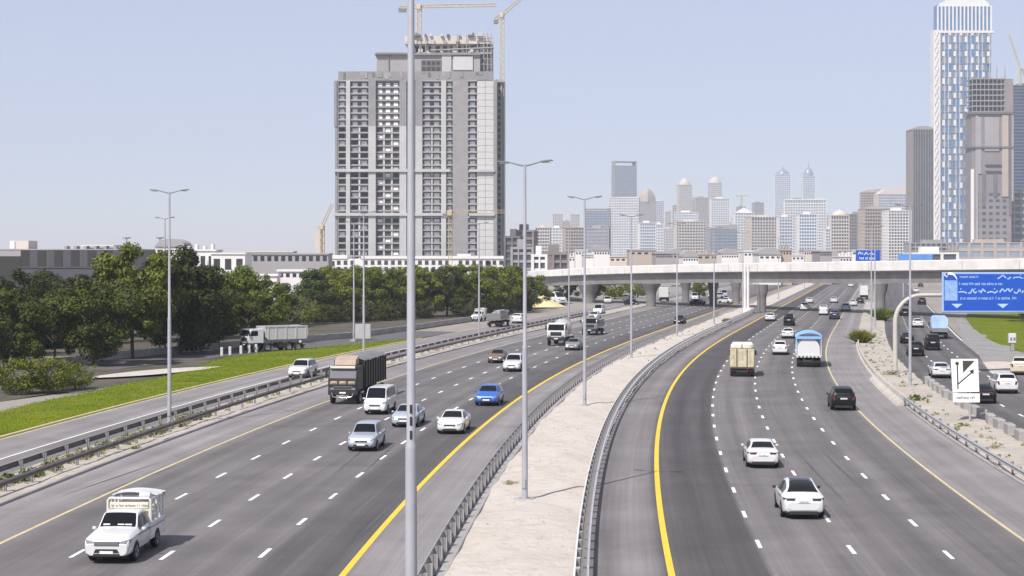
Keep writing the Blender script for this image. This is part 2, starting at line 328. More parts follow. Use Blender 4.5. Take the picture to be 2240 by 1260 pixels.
# painted lines
def line(name, off, w_, y0, y1, m, parent, z=0.006):
    return ribbon_obj(name, ribbon([off - w_ / 2, off + w_ / 2], y0, y1, 2.0, None, z), m, kind='structure', parent=parent)
line('yellow_edge_line', 0.0, .26, 30, 900, YEL, rout); line('yellow_edge_line', -12.3, .26, 30, 900, YEL, rin)
line('edge_line', 15.05, .16, 30, 900, PALE, rout); line('edge_line', -27.6, .18, 30, 900, PALE, rin)
line('edge_line', -38.4, .14, 60, 400, WHT, rsv); line('edge_line', -42.55, .2, 60, 400, PALE, rsv)
line('edge_line', 33.6, .16, 140, 500, WHT, rsr)
dm = MB(); dm.add([(-.09, -1.0, 0), (.09, -1.0, 0), (.1, 1.0, 0), (-.085, 1.0, 0)], [(0, 1, 2, 3)]); dashme = dm.mesh('lane_dash', WHT)
def dashes(off, phase, y0, y1, parent, near=330, pitch=8.0):
    y = phase - pitch * int((phase - y0) / pitch); far = MB()
    while y < y1:
        if y < near:
            link('lane_dash', dashme, parent, (C(y) + off, y, 0.007), heading(y), scale=(U(.9, 1.08), U(.92, 1.04), 1))
        else:
            far.sheet([[(C(yy) + off + s * .09, yy, 0.007) for s in (-1, 1)] for yy in (y - 1, y + 1)])
        y += pitch
    if far.v: far.build('lane_dashes_far', WHT, parent, kind='stuff')
for off, ph in ((3.85, 70.03), (7.5, 68.7), (11.2, 67.5)): dashes(off, ph, 45, 620, rout)
for off, ph in ((-16.15, 67.9), (-19.95, 67.4), (-23.65, 67.8)): dashes(off, ph, 60, 420, rin)
for off in (26.8, 30.4): dashes(off, 70, 92, 330, rsr, 200)

# rubber skid marks and tar seams
SKID = mat('skid_rubber', (0.085, 0.080, 0.080), rough=.7, var=.3, vscale=.8); TAR = mat('tar_seam', (0.07, 0.066, 0.066), rough=.6)
for off, y0, L, dr, par in ((9.0, 82, 22, -.5, rout), (13.0, 62, 26, .2, rout), (1.6, 96, 30, .3, rout), (-14.6, 70, 24, .5, rin), (-17.6, 92, 18, -.6, rin), (-21.5, 78, 26, .4, rin), (-25.6, 96, 30, .1, rin), (-29.6, 84, 14, 1.0, rin), (12.2, 118, 40, .1, rout), (-22.6, 130, 40, 0, rin)):
    for sd in (0, 1.55):
        mb = MB(); mb.sheet([[(C(y) + off + sd + dr * t + q * .09 * math.sin(math.pi * min(1, max(.03, t))), y, .0045) for q in (-1, 1)] for t in np.linspace(0, 1, 12) for y in (y0 + L * t,)])
        if L < 25: link('skid_mark', mb.mesh('skid_mark', SKID), par)
for y0, a, b2, par in ((88, 0, 7.4, rout), (143, 3.9, 15, rout), (118, -27, -19.9, rin), (96, -19.9, -12.4, rin), (171, -27.5, -12.4, rin), (73, 15.2, 18.8, rout)):
    mb = MB(); mb.sheet([[(C(y0) + o, y0 + .12 * math.sin(o * 2.1 + y0) + q * .025, .005) for q in (-1, 1)] for o in np.linspace(a, b2, 24)]); link('tar_seam', mb.mesh('tar_seam', TAR), par)
# kerbs
def kerb(name, off, y0, y1, wd=.22, h=.14, parent=None, m=CONC):
    mb = MB(); ys = list(np.arange(y0, y1, 3.0)) + [y1]
    prof = [(-wd / 2, -.05), (-wd / 2, h - .03), (-wd / 2 + .03, h), (wd / 2 - .03, h), (wd / 2, h - .03), (wd / 2, -.05)]
    mb.sheet([[(C(y) + off + p[0], y, p[1]) for p in prof] for y in ys])
    return link(name, mb.mesh(name, m), parent, kind=None if parent else 'structure')
kerb('kerb', -31.5, 40, 420); kerb('kerb', -8.55, 30, 420, .35, .12); kerb('kerb', 19.0, 30, 132); kerb('kerb', -42.85, 60, 240, .25, .13, m=PALE)
kerb('kerb', -35.0, 40, 420, .2, .12)

# ------------------------------------------------------------------ guardrails: corrugated rail swept along the bend, one object for each post
WB = [(0.0, .0), (.03, .03), (.075, .05), (.075, .085), (.02, .125), (.02, .16), (.075, .2), (.075, .235), (.03, .27), (.0, .31)]
def rail_mesh(mb, off, y0, y1, side, ztop=.80, step=2.0):
    ys = list(np.arange(y0, y1, step)) + [y1]
    mb.sheet([[(C(y) + off + side * p[0], y, ztop - .31 + p[1]) for p in WB] for y in ys])
pm = MB(); pm.box(-.06, .06, -.012, .012, 0, .82); pm.box(-.06, -.05, -.05, .05, 0, .82); pm.box(.05, .06, -.05, .05, 0, .82); pm.box(.06, .2, -.05, .05, .5, .78)
POST1 = pm.mesh('post', POSTM)
pm = MB(); pm.box(-.05, .05, -.012, .012, 0, .82); pm.box(-.06, -.05, -.05, .05, 0, .82); pm.box(.05, .06, -.05, .05, 0, .82); pm.box(-.22, -.06, -.06, .06, .5, .78); pm.box(.06, .22, -.06, .06, .5, .78)
POST2 = pm.mesh('post', POSTM)
SHADE_STEEL = mat('shade_toned_steel', (0.13, 0.12, 0.115), rough=.7, var=.3, vscale=1.2)  # darker copy of the rail steel, shade of the left rails painted in
def guardrail(label, off, sides, y0, y1, pitch, group=None, post=POST1, flip=False, m=GALV):
    t = thing('guardrail', label, 'guardrail', (0, 0, 0), 0, group)
    for s in sides:
        mb = MB(); rail_mesh(mb, off + s * .2, y0, y1, s); mb.build('rail', m, t, 50)
    y = y0 + .3
    while y < y1:
        link('post', post, t, (C(y) + off, y, 0.0), heading(y) + (math.pi if flip else 0) + U(-.03, .03)); y += pitch
    return t
guardrail('steel guardrail along the inbound edge of the sandy median', -8.85, (-1,), 38, 330, 1.9, flip=True)
guardrail('double-faced steel guardrail along the outbound edge of the sandy median', -3.35, (-1, 1), 40, 360, 2.0, post=POST2, m=mat('sunlit_toned_galvanised', (0.66, 0.66, 0.68), rough=.5, metal=.1, var=.12, vscale=.8))  # paler copy of the rail steel, sunlit glint put into its colour
guardrail('steel guardrail on the main road side of the weedy left verge', -32.7, (1,), 70, 330, 3.6, m=SHADE_STEEL)
guardrail('steel guardrail on the service road side of the weedy left verge', -34.5, (-1,), 70, 330, 3.6, flip=True, m=SHADE_STEEL)
guardrail('steel guardrail along the right shoulder, ending at the concrete parapet', 19.2, (-1,), 40, 134, 3.4, flip=True)
# concrete parapet after the guardrail
PARAP = mat('sandy_concrete', (0.44, 0.40, 0.355), rough=.85, var=.15, vscale=.5)
cp = thing('concrete_parapet', 'pale concrete parapet curving along the right shoulder past the bush', 'parapet')
for k, (y0, y1) in enumerate([(134 + i * 7.0, 134 + i * 7.0 + 6.95) for i in range(15)]):
    mb = MB(); pf = [(-.75, -.03), (-.6, .18), (-.22, .40), (-.12, .72), (.12, .72), (.2, .0)] if k < 4 else [(-.3, -.03), (-.28, .2), (-.1, .3), (-.08, .62), (.08, .62), (.15, .0)]
    n = 5
    rows = [[(C(y) + 19.15 + p[0], y, p[1]) for p in pf] for y in np.linspace(y0, y1, n)]
    mb.sheet(rows); mb.add(rows[0], [tuple(range(6))]); mb.add(rows[-1], [tuple(range(5, -1, -1))]); mb.build('panel', PARAP, cp)
# loose concrete blocks between the verge and the right service road
bm_ = MB(); bm_.bev(-.27, .27, -.9, .9, 0, .78, .07); BLOCK = bm_.mesh('block', CONC)
def ordinal(n): return ['first', 'second', 'third', 'fourth', 'fifth', 'sixth', 'seventh', 'eighth', 'ninth', 'tenth', 'eleventh', 'twelfth', 'thirteenth', 'fourteenth', 'fifteenth', 'sixteenth', 'seventeenth', 'eighteenth', 'nineteenth', 'twentieth'][n]
for k in range(16):
    y = 101 + k * 3.6 + U(-.2, .2)
    link('concrete_block', BLOCK, None, (C(y) + 23.3 + U(-.06, .06), y, 0.02), heading(y) + U(-.05, .05), 'grey concrete block of the row beside the right service road, %s from the frame edge' % ordinal(k), 'concrete block', 'concrete blocks beside the right service road', scale=(1, U(.9, 1.05), U(.9, 1.08)))

# ------------------------------------------------------------------ street lamps
H_L = 16.3
def pole_meshes():
    mb = MB(); mb.lathe([(.0, .0), (.26, .0), (.26, .04), (.17, .05), (.145, .35), (.125, 7.45), (.125, 7.5), (.10, 7.58), (.065, H_L - .1), (.065, H_L)], 14)
    sh = mb.mesh('shaft', POLEM, 40)
    mb = MB(); mb.bev(-.42, .42, -.42, .42, -.05, .20, .05); bs = mb.mesh('footing', CONC)
    mb = MB(); mb.tube([(0, 0, H_L - .08), (.25, 0, H_L - .03), (.6, 0, H_L + .06), (.85, 0, H_L + .13)], .04, 8, .03); ar = mb.mesh('arm', ARMM, 40)
    mb = MB(); mb.prism([(.75, H_L + .09), (.85, H_L + .07), (1.38, H_L + .15), (1.42, H_L + .18), (1.34, H_L + .21), (.85, H_L + .16)], -.11, .11, 'y'); la = mb.mesh('lamp_head', ARMM)
    mb = MB(); mb.box(.9, 1.3, -.08, .08, H_L + .055, H_L + .095); gl = mb.mesh('lens', LAMP)
    mb = MB(); mb.box(-.09, .09, -.185, -.155, .7, 1.15); hd = mb.mesh('hatch', GALV)
    return sh, bs, ar, la, gl, hd
PM = pole_meshes()
def lamp(x, y, rz, label, group=None, sz=1.0, scale=None):
    t = thing('street_lamp', label, 'street lamp', (x, y, 0.03), rz, group, scale)
    link('shaft', PM[0], t); link('footing', PM[1], t); link('hatch', PM[5], t)
    for s in (0, math.pi):
        a = link('arm', PM[2], t, rz=s); h = link('lamp_head', PM[3], t, rz=s); link('lens', PM[4], h)
    return t
lamp(-1.88, 31.5, -.02, 'close grey steel lamp post filling the height of the photo', 'street lamps in the median', scale=(.86, .86, 1.12))
for z0 in (7.62, 7.85, 8.05): mb = MB(); mb.box(-.02, .03, -.112, -.09, z0, z0 + .14); mb.build('cable_slot', BLK, [o for o in COL.objects if o.name == 'street_lamp'][0])
lamp(0.62, 81.6, -.35, 'double-arm street lamp in the median, first behind the close grey post', 'street lamps in the median')
for (px, py), nm in zip(((1279, 893), (1381, 787), (1481, 738), (1562, 712)), ('second', 'third', 'fourth', 'fifth')):
    x, y = G(px, py); lamp(x, y, -.3, 'double-arm street lamp in the sandy median, %s behind the close grey post' % nm, 'street lamps in the median')
x, y = G(1625, 686); lamp(x, y, -.3, 'double-arm street lamp in the median just in front of the overpass', 'street lamps in the median')
for i, y in enumerate((118, 178, 239, 288)):
    x = {118: -23.9, 178: -15.6, 239: -4.65, 288: 9.7}[y]
    lamp(x, y, heading(y), 'double-arm street lamp on the weedy left verge, %s from the frame edge' % ordinal(i), 'street lamps on the left verge')
for (px, py), l in (((361, 772), 'street lamp before the dark trees on the far slip road'), ((774, 747), 'street lamp beside the white board on the far slip road')):
    x, y = G(px, py); lamp(x, y, -.4, l, 'street lamps on the far slip road')
for (px, py), l in (((1991, 848), 'tall street lamp on the right verge beside the sign gantry post'), ((1906, 733), 'street lamp on the right verge behind the spiky bush'), ((1914, 722), 'street lamp close behind another one by the overpass pier'), ((1703, 655), 'distant street lamp in the median just past the overpass'), ((1760, 631), 'faint distant street lamp far along the median past the overpass')):
    x, y = G(px, py); lamp(x, y, heading(y), l, 'street lamps on the right verge' if px > 1800 else 'street lamps in the median')

# ------------------------------------------------------------------ vehicles (local: +y is forward, x across, z up)
def pchip(xs, ys, x):
    xs = np.array(xs, float); ys = np.array(ys, float); h = np.diff(xs); d = np.diff(ys) / h; m = np.zeros(len(xs))
    for i in range(1, len(xs) - 1):
        if d[i - 1] * d[i] > 0:
            w1, w2 = 2 * h[i] + h[i - 1], h[i] + 2 * h[i - 1]; m[i] = (w1 + w2) / (w1 / d[i - 1] + w2 / d[i])
    m[0], m[-1] = d[0], d[-1]
    k = np.clip(np.searchsorted(xs, x) - 1, 0, len(h) - 1); t = (x - xs[k]) / h[k]
    return (1 + 2 * t) * (1 - t) ** 2 * ys[k] + t * (1 - t) ** 2 * h[k] * m[k] + t * t * (3 - 2 * t) * ys[k + 1] + t * t * (t - 1) * h[k] * m[k + 1]
SPEC = {  # stations: y, top z, belt z, half width, roof half width, bottom z ; then windscreen, rear screen, side glass y ranges, wheels, radius
 'sedan': dict(st=[(-2.33, .72, .66, .66, .55, .42), (-2.27, .98, .88, .80, .68, .33), (-2.08, 1.06, .94, .875, .76, .27), (-1.70, 1.11, .95, .905, .75, .22), (-1.02, 1.38, .95, .91, .60, .2), (-.55, 1.45, .94, .91, .585, .2), (-.1, 1.465, .93, .91, .59, .2), (.35, 1.41, .92, .91, .61, .2), (1.12, 1.04, .91, .905, .75, .2), (1.55, .98, .88, .90, .76, .2), (2.02, .88, .80, .87, .74, .22), (2.26, .74, .68, .79, .66, .25), (2.34, .58, .53, .66, .54, .33)], ws=(.40, 1.10), rw=(-1.66, -1.02), sw=(-1.32, .92), ax=(-1.33, 1.38), r=.325),
 'coupe_suv': dict(st=[(-2.37, .78, .72, .70, .58, .45), (-2.32, 1.02, .92, .84, .72, .36), (-2.15, 1.13, 1.0, .91, .80, .30), (-1.85, 1.18, 1.03, .95, .80, .24), (-1.30, 1.43, 1.04, .96, .66, .22), (-.6, 1.59, 1.02, .96, .60, .22), (-.05, 1.62, 1.0, .96, .60, .22), (.45, 1.55, .98, .96, .62, .22), (1.25, 1.12, .97, .955, .78, .22), (1.7, 1.03, .93, .94, .78, .22), (2.1, .92, .84, .90, .74, .24), (2.3, .76, .70, .80, .66, .28), (2.38, .58, .54, .68, .55, .36)], ws=(.48, 1.22), rw=(-1.80, -.75), sw=(-1.45, 1.0), ax=(-1.42, 1.47), r=.36),
 'suv': dict(st=[(-2.32, .80, .76, .80, .70, .45), (-2.28, 1.15, 1.02, .90, .78, .36), (-2.18, 1.40, 1.06, .93, .70, .30), (-1.95, 1.66, 1.06, .94, .66, .27), (-1.2, 1.74, 1.05, .945, .66, .25), (-.2, 1.75, 1.03, .945, .66, .25), (.42, 1.68, 1.02, .945, .66, .25), (1.02, 1.16, 1.01, .94, .80, .25), (1.6, 1.08, .98, .93, .80, .25), (2.05, .99, .90, .90, .77, .27), (2.26, .82, .76, .83, .70, .32), (2.33, .62, .58, .74, .6, .42)], ws=(.48, 1.0), rw=(-2.20, -1.99), sw=(-1.95, .85), ax=(-1.34, 1.40), r=.37),
 'hatch': dict(st=[(-2.02, .70, .66, .72, .6, .45), (-1.98, 1.02, .92, .82, .7, .35), (-1.85, 1.18, .96, .86, .68, .28), (-1.4, 1.44, .96, .875, .58, .22), (-.6, 1.50, .95, .88, .575, .2), (.0, 1.49, .94, .88, .58, .2), (.42, 1.42, .93, .88, .6, .2), (1.1, 1.05, .92, .875, .72, .2), (1.5, .98, .88, .865, .73, .2), (1.85, .87, .80, .83, .7, .23), (2.02, .70, .65, .74, .6, .28), (2.08, .54, .5, .62, .5, .36)], ws=(.46, 1.06), rw=(-1.86, -1.45), sw=(-1.4, .9), ax=(-1.2, 1.25), r=.31),
 'van': dict(st=[(-2.42, .9, .86, .80, .74, .42), (-2.38, 1.5, 1.10, .84, .78, .34), (-2.30, 1.86, 1.12, .86, .72, .30), (-2.1, 1.97, 1.12, .865, .70, .28), (-1, 2.0, 1.12, .87, .70, .27), (.6, 2.0, 1.12, .87, .70, .27), (1.25, 1.95, 1.12, .87, .70, .27), (1.95, 1.20, 1.08, .865, .76, .27), (2.25, 1.06, .96, .85, .74, .28), (2.38, .84, .78, .80, .7, .30), (2.43, .60, .56, .72, .62, .36)], ws=(1.30, 1.92), rw=(-2.34, -2.2), sw=(-2.0, 1.45), ax=(-1.35, 1.45), r=.34),
 'pickup_cab': dict(st=[(-.42, 1.68, 1.10, .89, .70, .36), (-.30, 1.74, 1.10, .90, .69, .34), (.1, 1.775, 1.09, .905, .68, .34), (.55, 1.73, 1.08, .91, .68, .34), (1.12, 1.24, 1.06, .91, .78, .34), (1.7, 1.16, 1.03, .91, .79, .34), (2.25, 1.08, .98, .90, .78, .33), (2.52, .96, .90, .87, .76, .32), (2.60, .78, .74, .80, .70, .36)], ws=(.60, 1.10), rw=None, sw=(-.32, .98), ax=(-1.45, 1.62), r=.37),
}
class Loft:
    def __init__(s, spec):
        a = np.array(spec['st']); s.y = a[:, 0]; s.a = a; s.spec = spec
    def q(s, y): return [float(pchip(s.y, s.a[:, k], y)) for k in range(1, 6)]
    def sec(s, y):
        zt, zb_, w, wr, z0 = s.q(y)
        e = min(.055, (zt - zb_) * .3)
        return [(0, z0), (.8 * w, z0), (.955 * w, z0 + .07), (.985 * w, z0 + .2 * (zb_ - z0) + .05), (w, z0 + .62 * (zb_ - z0)), (.99 * w, zb_ - .03), (.965 * w, zb_), (wr, zt - e), (wr * .93, zt - e * .45), (wr * .6, zt - e * .12), (0, zt)]
    def body(s):
        ys = sorted(set(list(np.linspace(s.y[0], s.y[-1], 40)) + list(s.y)))
        rows = []
        for y in ys:
            h = s.sec(y); rows.append([(x, y, z) for x, z in h] + [(-x, y, z) for x, z in h[-2:0:-1]])
        mb = MB(); n = len(rows[0]); rows = [r + [r[0]] for r in rows]; mb.sheet(rows)
        mb.add(rows[0][:-1], [tuple(range(n))]); mb.add(rows[-1][:-1], [tuple(range(n - 1, -1, -1))])
        mb.f = [tuple(reversed(f)) for f in mb.f]
        return mb
    def top_patch(s, y0, y1, f=.93, n=6):
        rows = []
        for y in np.linspace(y0, y1, n):
            h = s.sec(y); e = Vector((0, s.slope(y), 0)); up = .012
            pts = [(h[7][0] * f, h[7][1] + .25 * (h[8][1] - h[7][1])), (h[8][0] * f, h[8][1]), (h[9][0] * f, h[9][1]), (0, h[10][1])]
            rows.append([(x, y + up * s.nrm(y), z + up) for x, z in pts] + [(-x, y + up * s.nrm(y), z + up) for x, z in pts[-2::-1]])
        mb = MB(); mb.sheet(rows); return mb
    def slope(s, y): return (s.q(y + .03)[0] - s.q(y - .03)[0]) / .06
    def nrm(s, y): k = s.slope(y); return max(-2.5, min(2.5, -k))
    def seam(s, y, side, k0=3, k1=8, w=.009):
        a, b2 = s.sec(y - w), s.sec(y + w); mb = MB()
        mb.sheet([[(side * (h[k][0] + .006), yy, h[k][1]) for k in range(k0, k1)] for h, yy in ((a, y - w), (b2, y + w))]); return mb
    def side_patch(s, y0, y1, side, lo=.14, hi=.88, n=10):
        rows = []
        for y in np.linspace(y0, y1, n):
            h = s.sec(y); a, b2 = h[6], h[7]
            if b2[1] - a[1] < .06: continue
            rows.append([(side * (a[0] + (b2[0] - a[0]) * t + .010), y, a[1] + (b2[1] - a[1]) * t + .006) for t in (lo, (lo + hi) / 2, hi)])
        mb = MB(); mb.sheet(rows); return mb

def wheel_mesh(r, wd=.22):
    mb = MB(); mb.lathe([(r * .62, -wd / 2), (r * .93, -wd / 2), (r, -wd / 2 + .035), (r, wd / 2 - .035), (r * .93, wd / 2), (r * .62, wd / 2)], 20, axis='x')
    ty = mb.mesh('tyre', TYRE, 40)
    mb = MB(); mb.lathe([(.0, wd / 2 - .03), (r * .16, wd / 2 - .02), (r * .2, wd / 2 - .06), (r * .56, wd / 2 - .03), (r * .64, wd / 2 + .004)], 20, axis='x')
    for k in range(5):
        a = k * 2 * math.pi / 5; c, s_ = math.cos(a), math.sin(a)
        mb.add([(wd / 2 - .012, r * .12 * c - .03 * s_, r * .12 * s_ + .03 * c), (wd / 2 - .012, r * .12 * c + .03 * s_, r * .12 * s_ - .03 * c), (wd / 2 - .005, r * .6 * c + .045 * s_, r * .6 * s_ - .045 * c), (wd / 2 - .005, r * .6 * c - .045 * s_, r * .6 * s_ + .045 * c)], [(0, 1, 2, 3)])
    rm = mb.mesh('rim', RIM, 40)
    return ty, rm
WHEELS = {}
def P_(name, mb, m, parent=None, smooth=None, loc=None): return dict(name=name, mb=mb, m=m, parent=parent, smooth=smooth, loc=loc)

def glyphs(mb, x0, x1, z0, z1, y, seed, n=None, m=None, arabic=False):
    """a line of worn, unreadable lettering as flat strokes standing on the plane y"""
    r = random.Random(seed); h = z1 - z0; x = x0; t = h * .16
    def bar(xa, za, xb, zb, tt=t):
        d = Vector((xb - xa, zb - za)); 
        if d.length < 1e-6: return
        nn = Vector((-d.y, d.x)).normalized() * tt / 2
        mb.add([(xa + nn.x, y, za + nn.y), (xb + nn.x, y, zb + nn.y), (xb - nn.x, y, zb - nn.y), (xa - nn.x, y, za - nn.y)], [(0, 1, 2, 3)], m)
    while x < x1 - h * .3:
        if arabic:
            wd = h * r.uniform(1.1, 2.4); wd = min(wd, x1 - x); a = z0 + h * .35
            p = [(x, a + h * r.uniform(-.25, .1))]
            k = r.randint(3, 5)
            for i in range(1, k + 1): p.append((x + wd * i / k, a + h * r.choice([-.25, 0, .0, .2, .55])))
            for u, v in zip(p[:-1], p[1:]): bar(u[0], u[1], v[0], v[1], t * 1.3)
            if r.random() < .7: bx = x + wd * r.uniform(.2, .8); bar(bx, z1 - t, bx + t * 1.2, z1 - t, t * 1.2)
            x += wd + h * .25
        else:
            wd = h * .5; k = r.randint(0, 5)
            bar(x, z0, x, z0 + h * (1 if k in (0, 3) else .7))
            if k != 3: bar(x, z0 + h * .65, x + wd, z0 + h * .6); bar(x + wd, z0 + h * .6, x + wd, z0 + (0 if k % 2 else h * .15))
            if k in (1, 2, 4): bar(x, z0 + t / 2, x + wd, z0 + t / 2)
            x += wd + h * .28
            if r.random() < .16: x += h * .35
    return mb

def car_parts(kind, rear_detail=None):
    sp = SPEC[kind]; lf = Loft(sp); out = []
    out.append(P_('body', lf.body(), 'PAINT', None, 32))
    W_ = max(r[3] for r in sp['st']); yF = sp['st'][-1][0]; yR = sp['st'][0][0]
    out.append(P_('windscreen', lf.top_patch(*sp['ws']), GLASS, None, 40))
    if sp['rw']: out.append(P_('rear_window', lf.top_patch(*sp['rw'], f=.9), GLASS, None, 40))
    for s in (-1, 1): out.append(P_('side_window', lf.side_patch(*sp['sw'], s), GLASS, None, 40))
    y_a, y_b = sp['sw']
    for s in (-1, 1):
        for yy in ([y_a + .12, (y_a + y_b) / 2 - .05, y_b + .02] if kind != 'pickup_cab' else [y_a + .04, y_b + .05]): out.append(P_('door_seam', lf.seam(yy, s), BLK))
        for yy in ([(y_a + y_b) / 2 - .28, y_a + .42] if kind != 'pickup_cab' else [y_a + .2]):
            g = MB(); xh = lf.sec(yy)[5][0]; g.bev(min(s * xh, s * (xh + .03)), max(s * xh, s * (xh + .03)), yy - .09, yy + .09, lf.q(yy)[1] - .13, lf.q(yy)[1] - .09, .008); out.append(P_('door_handle', g, BLK))
    if kind == 'coupe_suv': out.append(P_('glass_roof', lf.top_patch(-.72, .40, f=.86), GLASS, None, 40))
    r = sp['r']
    ub = MB(); ub.box(-W_ * .8, W_ * .8, yR + .35, yF - .55, .17, .36)
    for s in (-1, 1):
        for ya in sp['ax']:
            xw = Loft(sp).q(max(min(ya, yF - .05), yR + .05))[2] if kind != 'pickup_cab' else W_
            n = 14; pts = [(s * (xw * .995 + .006), ya + (r + .06) * math.cos(a), r + (r + .06) * math.sin(a)) for a in np.linspace(-.35, math.pi + .35, n)]
            ub.add(pts + [(s * (xw * .995 + .006), ya, r * .6)], [(i, i + 1, n) if s > 0 else (i + 1, i, n) for i in range(n - 1)])
    out.append(P_('underbody', ub, BLK))
    # front fascia
    w_f = lf.q(yF - .1)[2]; zf = lf.q(yF - .02)[1]; zh = lf.q(yF - .16)[1]
    gm = MB(); gm.bev(-w_f * .50, w_f * .50, yF - .09, yF + .012, zf - .02, zf + .10, .02); out.append(P_('grille', gm, BLK))
    gm = MB(); gm.bev(-w_f * .62, w_f * .62, yF - .12, yF + .005, sp['st'][-1][5] - .06, sp['st'][-1][5] + .07, .02); out.append(P_('air_intake', gm, BLK))
    def ysurf(z, front):
        ys = np.linspace(yF, yF - .5, 40) if front else np.linspace(yR, yR + .5, 40)
        for y in ys:
            if lf.q(y)[0] - .03 >= z: return float(y)
        return float(ys[-1])
    def light(side, front, z0, z1, xin, wrap):
        mb = MB(); rows = []; e = .016 if front else -.016
        for z in np.linspace(z0, z1, 4):
            y = ysurf(z, front); w0 = lf.q(y)[2]; d = -1 if front else 1
            k = (z - z0) / (z1 - z0)
            pts = [(w0 * (xin + .10 * (1 - k)), y + e, z), (w0 * .75, y + e, z + .006), (w0 * .93, y + e * .6, z + .008)]
            for t in (.35, .7, 1.0):
                yy = y + d * wrap * t; pts.append((lf.q(yy)[2] * .985 + .014, yy, z + .012 + .03 * t))
            rows.append([(side * p[0], p[1], p[2]) for p in pts])
        mb.sheet(rows if (side > 0) != front else [r_[::-1] for r_ in rows]); return mb
    zc = lf.q(yF - .2)[1]
    for s in (-1, 1): out.append(P_('headlight', light(s, True, zc - .16, zc - .015, .52, .24), LAMP, None, 50))
    bl = MB(); bl.box(-w_f * .45, w_f * .45, yF + .013, yF + .02, zf + .03, zf + .045); out.append(P_('grille_bar', bl, CHR))
    for s in (-1, 1): fg = MB(); fg.bev(s * w_f * .78 - .09, s * w_f * .78 + .09, yF - .16, yF - .035, .40, .50, .02); out.append(P_('fog_lamp', fg, BLK))
    pm_ = MB(); pm_.box(-.26, .26, yF, yF + .022, .42, .53); out.append(P_('number_plate', pm_, PLATE))
    if kind != 'pickup_cab':
        zr = lf.q(yR + .06)[1]; wr_ = lf.q(yR + .06)[2]
        zt_ = lf.q(yR + .16)[1]
        for s in (-1, 1):
            if kind in ('sedan', 'coupe_suv'): tl = light(s, False, zt_ - .13, zt_ - .02, .44, .20)
            else: tl = light(s, False, zt_ - .28, zt_ + .02, .74, .14)
            out.append(P_('tail_light', tl, TAIL if kind != 'coupe_suv' else BLK, None, 50))
        lc = MB(); yl = ysurf(zt_ + .02, False); lc.box(-.5, .5, yl - .02, yl + .05, zt_ - .005, zt_ + .012); out.append(P_('boot_seam', lc, PGREY))
        rp = MB(); rp.box(-.26, .26, yR - .03, yR + .05, zr - .16, zr - .05); out.append(P_('number_plate', rp, PLATE))
        gl = MB(); glyphs(gl, -.22, .22, zr - .14, zr - .07, yR - .034, 3 + len(kind)); out.append(P_('plate_lettering', gl, INK))
        df = MB(); df.bev(-wr_ * .78, wr_ * .78, yR + .005, yR + .3, .22, .40, .04); out.append(P_('rear_diffuser', df, BLK))
    for s in (-1, 1):
        mm = MB(); ym = sp['ws'][1] - .22; q = lf.q(ym); xm = q[2]
        mm.bev(min(s * xm, s * (xm + .16)), max(s * xm, s * (xm + .16)), ym - .06, ym + .06, q[1] + .01, q[1] + .13, .03); out.append(P_('mirror', mm, 'PAINT' if kind != 'coupe_suv' else BLK))
    wd = .22
    for s in (-1, 1):
        for ya in sp['ax']:
            out.append(dict(name='wheel', wheel=(round(r, 3), wd), loc=(s * (W_ - wd / 2 + .012), ya, r), flip=s < 0))
    return out

